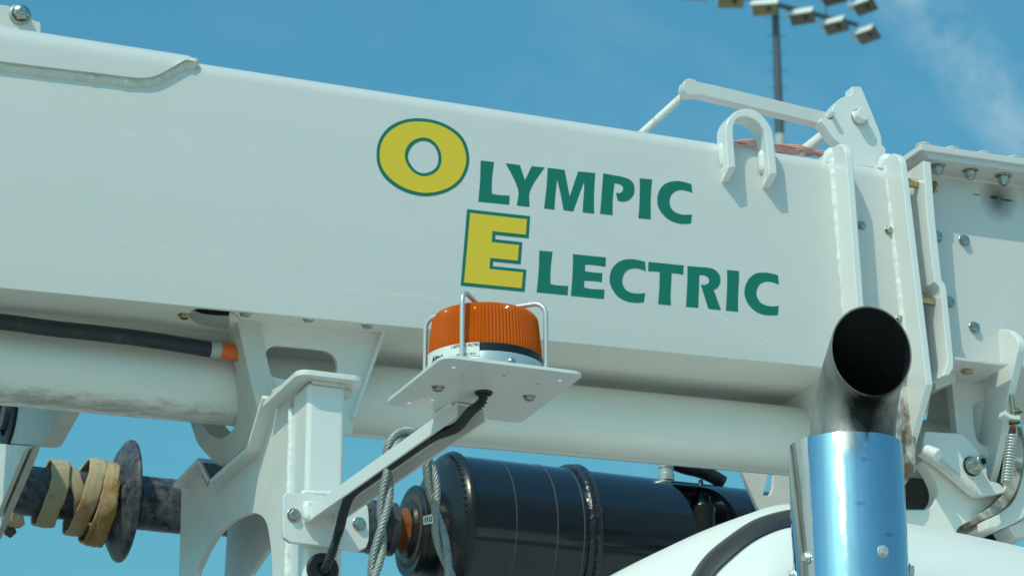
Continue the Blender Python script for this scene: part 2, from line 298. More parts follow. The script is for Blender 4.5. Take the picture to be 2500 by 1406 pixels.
def platex(name, pts, X, th, m, parent=None, holes=(), bevel=0.0015, smooth=4):
    f = (lambda q: [UX(x, y, X) for x, y in (sm([V((a, b)) for a, b in q], smooth) if smooth else q)])
    return prism(name, f(pts), V((th, 0, 0)), m, parent, [f(h) for h in holes], bevel)
def frames(pts, up=None):
    T = []; k = len(pts)
    for i in range(k):
        T.append((pts[min(i + 1, k - 1)] - pts[max(i - 1, 0)]).normalized())
    n = up or (V((0, 0, 1)) if abs(T[0].z) < 0.9 else V((1, 0, 0)))
    out = []
    for t in T:
        n = (n - t * n.dot(t)).normalized(); out.append((t, n, t.cross(n)))
    return out
def tube_data(pts, r, seg=12, caps=True):
    pts = [V(p) for p in pts]; fr = frames(pts); v = []; f = []
    for i, p in enumerate(pts):
        rr = r(i) if callable(r) else (r[i] if isinstance(r, (list, tuple)) else r)
        _, n, b = fr[i]
        for k in range(seg):
            a = 2 * math.pi * k / seg; v.append(p + (n * math.cos(a) + b * math.sin(a)) * rr)
    for i in range(len(pts) - 1):
        for k in range(seg):
            a = i * seg + k; b_ = i * seg + (k + 1) % seg; f.append((a, b_, b_ + seg, a + seg))
    if caps: f.append(tuple(range(seg))[::-1]); f.append(tuple(range(len(v) - seg, len(v))))
    return v, f
def tube(name, pts, r, m, parent=None, seg=12, ang=50, bevel=0):
    v, f = tube_data(pts, r, seg); return mobj(name, v, f, m, parent, ang, bevel)
def bead(name, pts, r, m, parent=None, step=0.004, seed=0):
    """hand-laid weld bead"""
    P = [V(p) for p in pts]; Q = []
    for a, b in zip(P, P[1:]):
        k = max(1, int((b - a).length / step)); Q += [a.lerp(b, i / k) for i in range(k)]
    Q.append(P[-1]); k = len(Q)
    rr = [r * (0.92 + 0.05 * math.sin(i * 1.9) + 0.16 * mnoise.noise(V((i * 0.22, seed, 0)))) * (0.5 if i in (0, k - 1) else 1) for i in range(k)]
    Q = [q + V((mnoise.noise(V((i * .2, 9 + seed, 1))), mnoise.noise(V((i * .2, 5, seed))), mnoise.noise(V((i * .2, seed, 7))))) * r * 0.18 for i, q in enumerate(Q)]
    return tube(name, Q, rr, m, parent, 12, 80)
def lathe_data(o, ax, prof, seg=48, ref=None):
    ax = V(ax).normalized(); n = ref or (V((0, 0, 1)) if abs(ax.z) < 0.9 else V((1, 0, 0))); n = (n - ax * n.dot(ax)).normalized(); b = ax.cross(n); v = []; f = []
    for s, r in prof:
        for k in range(seg):
            a = 2 * math.pi * k / seg; v.append(o + ax * s + (n * math.cos(a) + b * math.sin(a)) * max(r, 1e-5))
    for i in range(len(prof) - 1):
        for k in range(seg):
            a = i * seg + k; c = i * seg + (k + 1) % seg; f.append((a, c, c + seg, a + seg))
    f.append(tuple(range(seg))[::-1]); f.append(tuple(range(len(v) - seg, len(v))))
    return v, f
def lathe(name, o, ax, prof, m, parent=None, seg=48, ang=32, bevel=0):
    v, f = lathe_data(V(o), ax, prof, seg); return mobj(name, v, f, m, parent, ang, bevel)
# shared fastener meshes (unit size, axis +Z)
def _hexmesh(kind):
    bm = bmesh.new()
    def ring(r, z, n, off=0): return [bm.verts.new((r * math.cos(2*math.pi*(k+off)/n), r * math.sin(2*math.pi*(k+off)/n), z)) for k in range(n)]
    def join(a, b):
        n = len(a)
        for k in range(n): bm.faces.new((a[k], a[(k+1) % n], b[(k+1) % n], b[k]))
    if kind != 'nut_long':
        w0 = ring(1.32, 0, 24); w1 = ring(1.32, 0.16, 24); w2 = ring(1.27, 0.2, 24); join(w0, w1); join(w1, w2); bm.faces.new(w2)
        h0 = ring(1.0, 0.2, 6); h1 = ring(1.0, 0.72, 6); h2 = ring(0.86, 0.84, 6); join(h0, h1); join(h1, h2); bm.faces.new(h2)
    else:
        w0 = ring(1.35, 0, 24); w1 = ring(1.35, 0.18, 24); w2 = ring(1.05, 0.3, 24); join(w0, w1); join(w1, w2)
        h0 = ring(0.98, 0.26, 6); h1 = ring(0.98, 1.05, 6); h2 = ring(0.84, 1.18, 6); join(h0, h1); join(h1, h2)
        c0 = ring(0.80, 1.12, 24); c1 = ring(0.80, 1.34, 24); c2 = ring(0.62, 1.44, 24); join(c0, c1); join(c1, c2); bm.faces.new(c2)
        d0 = ring(0.55, 1.40, 20); d1 = ring(0.55, 1.62, 20); d2 = ring(0.42, 1.72, 20); join(d0, d1); join(d1, d2); bm.faces.new(d2); bm.faces.new(h2)
    bmesh.ops.recalc_face_normals(bm, faces=bm.faces)
    me = bpy.data.meshes.new(kind); bm.to_mesh(me); bm.free()
    for p in me.polygons: p.use_smooth = True
    me.set_sharp_from_angle(angle=R(28)); return me
HEX = _hexmesh('bolt'); LNUT = _hexmesh('nut_long')
_mm = {}
def fast(name, p, ax, r, m, parent, mesh=None, spin=None, hscale=1.0):
    mesh = mesh or HEX; key = (mesh.name, m.name)
    if key not in _mm: c = mesh.copy(); c.materials.append(m); _mm[key] = c
    o = bpy.data.objects.new(name, _mm[key]); COL.objects.link(o)
    q = V(ax).to_track_quat('Z', 'Y'); s = random.random() * 3 if spin is None else spin
    o.matrix_basis = Matrix.Translation(p) @ q.to_matrix().to_4x4() @ Matrix.Rotation(s, 4, 'Z') @ Matrix.Diagonal((r, r, r * hscale, 1))
    M0 = o.matrix_basis.copy(); attach(o, parent); o.matrix_basis = M0
    return o
S = 0.000631 # metres per photo pixel near the middle of the boom

# ------------------------------------------------------------------ ground
g = mobj('ground', [(-900, -900, 0), (900, -900, 0), (900, 900, 0), (-900, 900, 0)], [(0, 1, 2, 3)], M_ground); g['kind'] = 'structure'

_dv = [(x, y, z) for z in (1.15, 2.28) for y in (Y0 - 0.02, Y0 + 1.75) for x in (-2.6, 1.02)]  # unseen block added below the frame to cut bounce from the ground
dk = mobj('unseen_bounce_block', _dv, [(0, 1, 3, 2), (4, 6, 7, 5), (0, 4, 5, 1), (1, 5, 7, 3), (3, 7, 6, 2), (2, 6, 4, 0)], M_block, None, 35, 0.02); dk['kind'] = 'structure'
_dv = [(x, y, z) for z in (1.15, 2.05) for y in (Y0 + 0.55, Y0 + 1.75) for x in (1.03, 3.2)]  # second unseen block, added to darken what the barrel reflects
dk = mobj('unseen_bounce_block', _dv, [(0, 1, 3, 2), (4, 6, 7, 5), (0, 4, 5, 1), (1, 5, 7, 3), (3, 7, 6, 2), (2, 6, 4, 0)], M_block, None, 35, 0.02); dk['kind'] = 'structure'
# ------------------------------------------------------------------ the boom
for q0, q1, wd in [((1290, 528), (1640, 690), 0.0022), ((1330, 552), (1600, 690), 0.0012), ((1540, 660), (2010, 900), 0.0026), ((1600, 705), (1990, 905), 0.0013), ((1050, 395), (1330, 545), 0.0014), ((120, 300), (420, 345), 0.0012), ((40, 560), (700, 640), 0.0016), ((700, 690), (1500, 770), 0.002)]:
    add_line(M_white, U(*q0), U(*q1), wd, (0.82, 0.82, 0.80), 0.35)
for q0 in [(690, 372), (1500, 340), (560, 520), (1840, 700), (300, 600)]: add_spot(M_white, U(*q0), (1, 1, 1), 0.006, (0.50, 0.50, 0.49), 0.008, 120, 0.35, 0.3)
W = 0.38; RC = 0.030
b0 = U(0, 700); b1 = U(2000, 893); t0 = U(485, 152); t1 = U(1757, 349)
def zb(X): return b0.z + (b1.z - b0.z) * (X - b0.x) / (b1.x - b0.x)
def zt(X): return t0.z + (t1.z - t0.z) * (X - t0.x) / (t1.x - t0.x) + 0.0085
boom = thing('boom', 'long white steel boom with green and yellow lettering on its side', 'boom', U(1250, 820))
XL = U(-160, 500).x; XR = U(2236, 600).x
def section(X, off=0.0):
    a, t = zb(X), zt(X); p = []
    p += [(Y0 + 0.011, a + 0.007), (Y0 + 0.011, a), (Y0 + 0.0035, a), (Y0, a + 0.046)]
    for k in range(9):
        an = k / 8 * math.pi / 2; p.append((Y0 + RC - RC * math.cos(an), t - RC + RC * math.sin(an)))
    for k in range(9):
        an = k / 8 * math.pi / 2; p.append((Y0 + W - RC + RC * math.sin(an), t - RC + RC * math.cos(an)))
    p += [(Y0 + W, a + 0.046), (Y0 + W - 0.0035, a), (Y0 + W - 0.011, a), (Y0 + W - 0.011, a + 0.007)]
    return [V((X, y, z)) for y, z in p]
vv = []; ff = []; xs = [XL + (XR - XL) * i / 12 for i in range(13)]
for X in xs: vv += section(X)
k = len(section(XL))
for i in range(12):
    for j in range(k): ff.append((i*k+j, i*k+(j+1) % k, (i+1)*k+(j+1) % k, (i+1)*k+j))
ff.append(tuple(range(k))); ff.append(tuple(range(12*k, 13*k)))
shell = mobj('shell', vv, ff, M_white, boom, 40)
# the underside is the grimy side of the shell: same mesh, second material slot
shell.data.materials.append(M_dirty)
for p in shell.data.polygons:
    if p.normal.z < -0.7: p.material_index = 1
# doubler plate, welded over the top at the left
DTH = 0.0095
low = sm([V(p) for p in [(-160, 132), (0, 150), (130, 166), (250, 180), (335, 190), (375, 187), (415, 168), (450, 148), (470, 143)]], 5, 60, False)
cols = []; lowpts = []
for q in low:
    P = U(q.x, q.y, Y0 - DTH); X = P.x; t = zt(X); z0 = min(P.z, t - 0.012); lowpts.append(V((X, Y0 - DTH, z0)))
    c = [V((X, Y0 + 0.0005, z0 - 0.001)), V((X, Y0 - DTH, z0))]
    za = max(z0, t - RC)
    c.append(V((X, Y0 - DTH, za)))
    for kk in range(1, 9):
        an = kk / 8 * math.pi / 2; Rr = RC + DTH; zz = t - RC + Rr * math.sin(an)
        c.append(V((X, Y0 + RC - Rr * math.cos(an), max(zz, z0 + 0.0005 * kk))))
    c.append(V((X, Y0 + W - 0.02, t + DTH))); c.append(V((X, Y0 + W - 0.02, t - 0.004))); cols.append(c)
# tapered nose of the doubler
Xn = U(486, 150, Y0).x; c = [V((Xn, p.y + (Y0 + RC - p.y) * 0.25 if p.y < Y0 + RC else p.y, min(p.z, zt(Xn) - 0.001))) for p in cols[-1]]
cols.append(c)
kk = len(cols[0]); vv = [p for c in cols for p in c]
ff = [(i*kk+j, i*kk+j+1, (i+1)*kk+j+1, (i+1)*kk+j) for i in range(len(cols)-1) for j in range(kk-1)] + [tuple(range(kk)), tuple(range((len(cols)-1)*kk, len(cols)*kk))]
dbl = mobj('doubler_plate', vv, ff, M_white, boom, 40)
bead('weld_bead', [p + V((0.0, DTH + 0.0025, -0.0045)) for p in lowpts] + [U(480, 148, Y0 + 0.002)], 0.0092, M_weldd, dbl, 0.004, 3)

# lettering: thin cut vinyl, one piece for each letter
LET = []
def letter(name, o, s, pts, m=None, holes=(), lift=0.0004, parent=None, label=None):
    pl = plate(name, zc(o[0], o[1], s, pts), Y0 - lift, 0.0003 if lift < .0005 else 0.0003, m or M_green, parent or boom, [zc(o[0], o[1], s, h) for h in holes], 0, 5, 42)
    if label: pl['label'] = label
    return pl
A1 = (900, 270); A2 = (1300, 380); A3 = (1100, 500); A4 = (1460, 600); A7 = (880, 260)
big_o = letter('letter', A1, 6.25, [(740,120),(1000,150),(1220,235),(1390,360),(1490,510),(1537,740),(1500,930),(1400,1100),(1200,1240),(900,1308),(620,1265),(400,1160),(230,1010),(140,830),(122,680),(140,520),(200,380),(330,240),(520,150)],
    holes=[[(835,465),(950,500),(1030,590),(1065,715),(1040,850),(960,925),(830,958),(720,915),(640,820),(600,710),(635,590),(720,500)]], label='large yellow letter O with green outline')
letter('letter_fill', A1, 6.25, [(750,170),(980,195),(1190,275),(1350,390),(1440,520),(1490,740),(1455,915),(1365,1070),(1180,1195),(900,1258),(640,1215),(430,1115),(270,970),(188,820),(170,680),(188,530),(250,400),(365,285),(540,197)], M_yellow,
    [[(825,415),(960,450),(1060,550),(1112,700),(1090,860),(1000,960),(845,1005),(710,960),(610,860),(552,710),(580,570),(670,465)]], 0.0009, big_o)
letter('letter', A7, 3.515, [(1032,465),(1147,478),(1131,600),(1127,690),(1128,750),(1190,760),(1280,765),(1277,843),(1012,817),(1026,650)])
letter('letter', A7, 3.515, [(1247,488),(1368,503),(1412,633),(1470,513),(1580,524),(1457,720),(1450,862),(1343,850),(1353,712)])
letter('letter', A2, 6.25, [(232,187),(490,218),(568,625),(697,242),(957,268),(945,480),(938,720),(941,885),(768,866),(775,700),(790,500),(787,400),(680,690),(622,852),(475,833),(430,590),(375,360),(345,650),(335,825),(177,806),(215,480)])
letter('letter', A2, 6.25, [(1080,270),(1220,298),(1370,325),(1480,365),(1540,425),(1557,510),(1545,595),(1500,655),(1450,690),(1380,703),(1302,690),(1272,568),(1330,572),(1370,550),(1385,505),(1370,465),(1330,437),(1252,422),(1235,550),(1225,700),(1222,908),(1032,887),(1055,600)])
letter('letter', A2, 6.25, [(1635,347),(1826,365),(1810,550),(1803,750),(1805,972),(1617,955),(1632,750),(1638,500)])
letter('letter', A2, 6.25, [(2425,437),(2440,573),(2380,545),(2250,525),(2160,560),(2110,620),(2092,700),(2110,790),(2160,850),(2240,890),(2330,903),(2432,897),(2420,1033),(2330,1043),(2200,1028),(2080,975),(1980,885),(1920,780),(1905,680),(1925,560),(1980,470),(2060,415),(2200,388),(2320,405)])
big_e = letter('letter', A3, 6.25, [(253,67),(1215,175),(1192,512),(685,460),(680,525),(1095,570),(1070,908),(650,865),(645,935),(1157,988),(1130,1328),(155,1232)], label='large yellow letter E with green outline')
letter('letter_fill', A3, 6.25, [(300,125),(1167,222),(1147,457),(640,403),(627,570),(1045,615),(1025,852),(605,810),(593,978),(1107,1032),(1085,1272),(207,1185)], M_yellow, (), 0.0009, big_e)
letter('letter', A3, 6.25, [(1355,697),(1556,717),(1530,950),(1523,1100),(1525,1208),(1620,1227),(1795,1237),(1785,1380),(1315,1333),(1345,1000)])
letter('letter', A3, 6.25, [(1870,752),(2372,803),(2363,945),(2200,920),(2055,910),(2050,1013),(2180,1032),(2317,1040),(2310,1180),(2180,1163),(2042,1157),(2037,1260),(2150,1283),(2348,1292),(2341,1436),(1837,1387),(1862,1050)])
letter('letter', A4, 5.435, [(625,213),(634,337),(570,313),(490,298),(410,315),(355,360),(325,440),(325,490),(350,560),(400,605),(480,630),(560,633),(627,626),(608,750),(500,755),(380,735),(280,685),(205,600),(160,500),(155,420),(180,320),(240,240),(320,193),(430,177),(540,190)])
letter('letter', A4, 5.435, [(670,213),(1137,261),(1130,385),(1060,370),(977,362),(968,550),(963,680),(968,789),(799,772),(812,600),(820,347),(740,339),(665,337)])
letter('letter', A4, 5.435, [(1188,267),(1330,280),(1480,293),(1560,325),(1610,385),(1626,450),(1610,520),(1580,562),(1535,585),(1632,851),(1465,836),(1365,517),(1430,514),(1470,490),(1477,455),(1450,410),(1400,390),(1345,388),(1338,600),(1330,824),(1168,808),(1185,500)])
letter('letter', A4, 5.435, [(1712,319),(1874,336),(1865,550),(1858,720),(1860,874),(1697,859),(1710,650),(1715,450)])
letter('letter', A4, 5.435, [(2388,390),(2400,514),(2340,490),(2250,474),(2170,495),(2120,550),(2102,620),(2115,690),(2160,755),(2230,790),(2310,803),(2400,797),(2386,918),(2280,923),(2170,905),(2080,860),(2000,780),(1955,690),(1943,610),(1960,520),(2010,430),(2090,370),(2190,355),(2300,367)])

# tube slung under the boom
YT = Y0 + 0.185; RT = 0.0575
ta = U(0, 894, YT); tb = U(1880, 1072, YT); td = (tb - ta).normalized()
for gx, gy, rad_ in [(90, 972, .024), (330, 1000, .028), (520, 1018, .024), (60, 978, .012)]:
    add_spot(M_tube, U(gx, gy, YT - 0.03), (0.12, 0.35, 1.5), rad_, (0.26, 0.22, 0.165), 0.075, 85, 0.38, 0.62, (0.35, 1, 1))
lathe('lower_tube', ta - td * 0.15, td, [(0, RT), ((tb - ta).length + 0.62, RT)], M_tube, boom, 64)
# U-shaped lifting eye
EYE_O = zc(1550, 150, 3.514, [(800,925),(785,700),(778,600),(785,540),(815,480),(870,428),(960,405),(1050,430),(1125,500),(1175,580),(1195,680),(1222,968),(1152,972),(1140,820),(1125,680),(1108,600),(1060,530),(1000,490),(930,478),(875,500),(848,560),(850,680),(868,905)])
eye = plate('lifting_eye', EYE_O, Y0 - 0.027, 0.034, M_clean, boom, (), 0.0022, 3, 50)
for a, b, s_ in [((1763, 350), (1768, 412), 1), ((1861, 368), (1864, 425), 2)]: bead('weld_bead', [U(*a, Y0 - 0.006), U(*b, Y0 - 0.006)], 0.008, M_weld, eye, 0.006, s_)
for l_, r_ in [(EYE_O[0], EYE_O[-1]), (EYE_O[12], EYE_O[11])]:
    fl_, fr_ = U(*l_, Y0 - 0.0262), U(*r_, Y0 - 0.0262); up_ = V((0, 0, 0.004)); dn_ = V((0, 0, -0.016)); bk_ = V((0, 0.0262, 0))
    w_ = [fl_ + up_, fr_ + up_, fr_ - V((0, 0, 0.001)), fl_ - V((0, 0, 0.001)), fl_ + bk_ + up_, fr_ + bk_ + up_, fr_ + bk_ + dn_, fl_ + bk_ + dn_]
    mobj('leg_end', w_, [(0, 1, 2, 3), (4, 5, 6, 7), (0, 1, 5, 4), (1, 2, 6, 5), (2, 3, 7, 6), (3, 0, 4, 7)], M_clean, eye, 35, 0.0018)
# collars
def collar(name, ptop, pbot, pr, th, prof_extra, m=M_clean):
    A = U(*ptop, Y0 - pr); B = U(*pbot, Y0 - pr); e = (B - A).normalized(); L = (B - A).length
    pf = []
    Rr = 0.030
    for kk_ in range(7):
        an = kk_ / 6 * math.pi / 2; pf.append((Rr - Rr * math.sin(an), Rr - Rr * math.cos(an)))
    pf += [(0, L)] + prof_extra(L)
    pf2 = [(W + pr * 0.5, 0)]
    lp = [A + e * s + V((0, y, 0)) for y, s in (pf[::1] + pf2)]
    return prism(name, lp, V((th, 0, 0)), m, boom, (), 0.0022), A, e
c1, cA, ce = collar('collar_plate', (2062, 338), (2092, 745), 0.048, 0.0132, lambda L: [(0, L + 0.16), (W, L + 0.16)])
c2, cB, cf = collar('collar_plate', (2194, 362), (2262, 939), 0.050, 0.0125, lambda L: [(0.118, L + 0.13), (0.2, L + 0.14), (W, L)])
def onboom(px, py): return U(px, py, Y0 + 0.001)
bead('weld_bead', [onboom(2034, 386), onboom(2041, 480), onboom(2050, 580), onboom(2064, 720), onboom(2074, 860)], 0.0095, M_weld, c1, 0.004, 5)
bead('weld_bead', [onboom(2168, 404), onboom(2178, 500), onboom(2190, 620), onboom(2205, 760), onboom(2222, 880)], 0.0098, M_weld, c2, 0.004, 8)
for q, c_ in (((2031, 381), c1), ((2166, 396), c2)):
    lathe('weld_lump', U(*q, Y0 + 0.008), (0, -0.6, 0.8), [(-0.01, 0.015), (0.004, 0.014), (0.011, 0.009), (0.014, 0.003)], M_weld, c_, 14, 70)
for q in [(2170, 563), (2103, 551), (2197, 780)]: fast('bolt', U(*q, Y0), (0, -1, 0), 0.0062, M_zinc, boom)
# hinge ear, pins, link arm and rod on top
YE = Y0 + 0.035
EAR = zc(1940, 190, 5.86, [(825,125),(945,130),(965,160),(1030,310),(1100,480),(1240,840),(1248,960),(1300,1010),(1330,1300),(820,1250),(700,1000),(545,850),(455,720),(370,620),(385,585),(470,592),(545,600),(560,545),(522,490),(560,400),(640,310),(720,270),(790,262),(825,225)])
ear = plate('hinge_plate', EAR, YE, 0.026, M_clean, boom, (), 0.002, 3, 33)
pc = U(2096, 288, YE)
lathe('pin', pc, (0, -1, 0), [(-0.01, 0.0132), (0.0015, 0.0132), (0.004, 0.0128), (0.006, 0.0115), (0.017, 0.0117), (0.0188, 0.0105)], M_clean, ear, 32)
lathe('pin_collar', pc, (0, -1, 0), [(-0.002, 0.0142), (0.0035, 0.0142), (0.004, 0.0135)], M_zinc, ear, 32)
lathe('pin', U(2028, 279, YE), (0, -1, 0), [(-0.03, 0.0048), (0.014, 0.0048), (0.0152, 0.004)], M_clean, ear, 20)
ARM = zc(1640, 170, 6.944, [(300,150),(390,170),(440,205),(700,260),(1500,450),(2400,668),(2680,735),(2650,960),(2400,890),(1500,675),(700,485),(470,430),(430,430),(370,440),(290,430),(225,375),(196,290),(215,210),(250,168)])
arm = plate('link_arm', ARM, Y0 + 0.045, 0.021, M_white, boom, (), 0.0015, 3, 45)
tube('link_rod', [U(1676, 226, Y0 + 0.075), U(1540, 350, Y0 + 0.075)], 0.0062, M_rustpaint, arm, 16)
tube('brace_tube', [U(1938, 388, Y0 + 0.11), U(2028, 318, Y0 + 0.11)], 0.0098, M_clean, boom, 24)
# left end lug with a bolt through it
lug = plate('end_lug', [(-60, 2), (0, 12), (30, 17), (68, 36), (84, 51), (98, 54), (100, 60), (100, 100), (-60, 90)], Y0 + 0.05, 0.012, M_white, boom, (), 0.0015, 2, 40)
fast('bolt', U(48, 37, Y0 + 0.05), (0, -1, 0), 0.0125, M_zinc, lug, LNUT, None, 0.9)
tube('bolt_shank', [U(48, 37, Y0 + 0.05), U(48, 37, Y0 + 0.09)], 0.009, M_zinc, lug, 16)
# saddle bracket hanging under the boom around the tube
pa = U(575, 760, Y0 + 0.065); pb_ = U(625, 1000, Y0 + 0.08)
nfp = (pb_ - pa).cross(V((1, 0, 0.04))).normalized()
if nfp.y > 0: nfp = -nfp
def fp(pts, n=4, ang=45): return [UPl(x, y, pa, nfp) for x, y in sm([V(p) for p in pts], n, ang)]
SAD = [(556, 742), (952, 782), (944, 800), (925, 845), (905, 900), (885, 955), (868, 1010), (860, 1060), (640, 1060), (628, 1005), (612, 935), (596, 868), (580, 800)]
SLOT = zc(400, 720, 3.905, [(1080,483),(1300,503),(1520,527),(1600,560),(1645,620),(1655,690),(1640,760),(1560,800),(1400,800),(1180,800),(1060,780),(1000,720),(970,600),(985,530),(1020,495)])
sad = prism('saddle_bracket', fp(SAD), -nfp * 0.010, M_rest, boom, [fp(SLOT)], 0.0015)
fe = (pb_ - pa).normalized(); fn = V((0, 1, 0)).cross(fe).normalized()
if fn.x > 0: fn = -fn
fo = pa + fn * 0.003
def fl(x, y): return UPl(x, y, fo, fn)
_unused = [(572, 748), (583, 800), (598, 868), (613, 935), (630, 1003), (636, 1040), (612, 1078), (575, 1112), (541, 1146), (515, 1120), (483, 1084), (472, 1055), (462, 1026), (440, 960), (420, 900), (420, 860), (450, 800), (500, 765)]
RIN = [(537, 752), (535, 772), (545, 810), (560, 850), (574, 900), (582, 955), (579, 1010), (566, 1050), (541, 1071), (515, 1062), (495, 1038), (478, 1000), (462, 950), (448, 900), (440, 850)]
ROUT = [(573, 748), (583, 800), (598, 868), (613, 935), (630, 1003), (636, 1040), (612, 1078), (575, 1112), (541, 1146), (515, 1120), (483, 1084), (472, 1055), (462, 1026), (440, 960), (415, 900), (400, 850)]
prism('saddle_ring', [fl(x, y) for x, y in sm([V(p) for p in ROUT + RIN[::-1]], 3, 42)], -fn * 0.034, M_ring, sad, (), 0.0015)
prism('saddle_edge', [UPl(x, y, pa + nfp * 0.012, nfp) for x, y in [(940, 786), (950, 788), (930, 845), (910, 900), (890, 955), (868, 1020), (860, 1020), (882, 955), (901, 900), (921, 845)]], -nfp * 0.04, M_rest, sad, (), 0.001)
bead('weld_bead', [UPl(x, y, pa + nfp * 0.001, nfp) for x, y in [(612, 925), (622, 970), (630, 1004)]], 0.005, M_weldd, sad, 0.005, 4)
for q in [(600, 760), (753, 773), (897, 789)]: fast('bolt', UZ(q[0], q[1], zb(U(*q).x) + 0.006), (0, 0, -1), 0.0085, M_zinc, sad)
# underside fittings near the saddle: a bolted cover plate with an opening
zu = zb(U(480, 760).x) + 0.0068
cov = prism('cover_plate', [UZ(x, y, zu) for x, y in sm([V(p) for p in [(352, 812), (430, 755), (440, 750), (560, 761), (600, 800), (560, 850)]], 3, 60)], V((0, 0, -0.0015)), M_dirty, boom, (), 0.0005)
cup = [UZ(x, y, zu - 0.0014) for x, y in sm([V(p) for p in [(467, 760), (478, 753), (560, 760), (560, 800), (520, 797), (478, 786), (464, 773)]], 4, 60)]
prism('cable_cup', cup, V((0, 0, -0.0018)), M_alu, cov, (), 0.0006)
prism('cable_opening', [UZ(x, y, zu - 0.0031) for x, y in sm([V(p) for p in [(473, 757), (486, 754), (560, 760), (560, 770), (525, 769), (490, 764)]], 4, 60)], V((0, 0, -0.0004)), M_sootdark, cov, (), 0)  # flat black patch painted as the shade inside an opening
fast('bolt', UZ(451, 768, zu - 0.0015), (0, 0, -1), 0.0075, M_brass, cov)

# hydraulic hose under the boom
hose = thing('hydraulic_hose', 'thick black hydraulic hose with orange end under the boom at left', 'hose', U(260, 815, Y0 + 0.055))
hp = sm([U(x, y, Y0 + 0.10) for x, y in [(-120, 775), (0, 785), (130, 802), (260, 816), (390, 833), (525, 855)]], 8, 60, False)
tube('hose_body', hp, 0.0121, M_hose, hose, 28)
e0, e1, e2, e3 = U(512, 853, Y0 + .10), U(538, 856, Y0 + .10), U(533, 855, Y0 + .10), U(600, 866, Y0 + .10)
tube('ferrule', [e0, e1], 0.0130, M_ferr, hose, 28, 35, 0.001)
tube('orange_sleeve', [e2, e3], 0.0125, M_orange, hose, 28)

cu_ = bpy.data.curves.new('print', 'FONT'); cu_.body = 'C271 00'; cu_.size = 0.013; cu_.resolution_u = 2; cu_.offset = 0.0003
_o2 = bpy.data.objects.new('print_tmp', cu_); COL.objects.link(_o2); _me = bpy.data.meshes.new_from_object(_o2.evaluated_get(bpy.context.evaluated_depsgraph_get())); bpy.data.objects.remove(_o2)
_p0 = U(440, 838, Y0 + .10); _dx = (U(525, 855, Y0 + .10) - U(390, 833, Y0 + .10)).normalized(); _rh = 0.01225
_ny = V((0, -1, 0)); _nz2 = _dx.cross(_ny).normalized()
if _nz2.z < 0: _nz2 = -_nz2
for _v in _me.vertices:
    _an = R(-88) + _v.co.y / _rh; _v.co = _p0 + _dx * (_v.co.x + 0.0) + (_ny * math.cos(_an) + _nz2 * math.sin(_an)) * _rh
_me.materials.append(M_whiteprint); _o3 = bpy.data.objects.new('print', _me); COL.objects.link(_o3); attach(_o3, hose)
# ------------------------------------------------------------------ base section at the right edge
base = thing('boom_base_section', 'white boxed boom section with dome nuts under its top flange, at right edge', 'boom section', U(2400, 880))
add_spot(M_stain, U(2437, 487, Y0), (1.0, 1, 0.9), 0.040, (0.085, 0.075, 0.075), 0.02, 60, 0.9, 0.30)
add_spot(M_stain, U(2443, 478, Y0), (1, 1, 1.5), 0.008, (0.25, 0.10, 0.03), 0.014, 140, 0.8, 0.4)
add_spot(M_stain, U(2427, 482, Y0), (0.55, 1, 1.3), 0.0055, (0.012, 0.012, 0.015), 0.008, 160, 1.0, 0.7)
add_spot(M_stain, U(2458, 489, Y0), (0.28, 1, 1.9), 0.0045, (0.02, 0.018, 0.018), 0.006, 160, 1.0, 0.7)
add_spot(M_stain, U(2382, 475, Y0), (0.3, 1, 2.2), 0.0028, (0.03, 0.03, 0.03), 0.007, 190, 1.0, 0.7)
plate('box_shell', [(2254, 392), (2760, 455), (2760, 930), (2325, 876)], Y0, 0.28, M_stain, base, (), 0.002, 0)
plate('top_flange', [(2247, 351), (2262, 352), (2760, 424), (2760, 441), (2247, 367)], Y0 - 0.057, 0.40, M_white, base, (), 0.002, 0)
plate('flange_bar', [(2256, 369), (2760, 442), (2760, 456), (2272, 387)], Y0 - 0.052, 0.09, M_white, base, (), 0.002, 0)
plate('flange_lip', [(2262, 410), (2760, 470), (2760, 490), (2266, 428)], Y0 - 0.004, 0.02, M_white, base, (), 0.003, 0)
for q in [(2262, 352), (2330, 362), (2407, 373), (2480, 384)]: fast('bolt', U(q[0] - 8, q[1] + 4, Y0 - 0.030), (0, 0, 1), 0.010, M_clean, base, None, None, 0.4)
for q in [(2289, 402), (2368, 414), (2450, 428), (2530, 440)]: fast('dome_nut', U(q[0], q[1], Y0 - 0.027), (0, 0, -1), 0.0106, M_zinc, base, LNUT)
for q in [(2353, 588), (2378, 800), (2287, 578), (2316, 738)]: fast('bolt', U(*q, Y0), (0, -1, 0), 0.0078, M_zinc, base, None, None, 1.25)
STRIP = [(2254, 392), (2273, 396), (2284, 539), (2300, 684), (2306, 690), (2311, 702), (2329, 880), (2328, 900), (2318, 915), (2302, 918), (2314, 881), (2296, 708), (2292, 698), (2282, 688), (2264, 539)]
strip = plate('joint_plate', STRIP, Y0 - 0.05, 0.085, M_clean, base, (), 0.0018, 0)
plate('joint_filler', [(2214, 404), (2262, 408), (2335, 930), (2285, 950)], Y0 + 0.012, 0.1, M_rest, base, (), 0.001, 0)
for q, q2 in (((2224, 447), (2250, 452)), ((2256, 731), (2284, 737))):
    pj = U(*q, Y0 - 0.026); pk = U(*q2, Y0 - 0.026); tube('tie_bolt', [pj - (pk - pj) * 0.6, pk + (pk - pj) * 0.25], 0.0075, M_brass, base, 20, 35, 0.001)
fast('nut', U(2279, 457, Y0 - 0.028), (1, 0, -0.1), 0.0085, M_brass, base)
plate('scorched_web', [(2160, 880), (2238, 905), (2236, 1150), (2205, 1190), (2150, 1190)], Y0 + 0.012, 0.05, M_scorch, base, (), 0.002, 0)
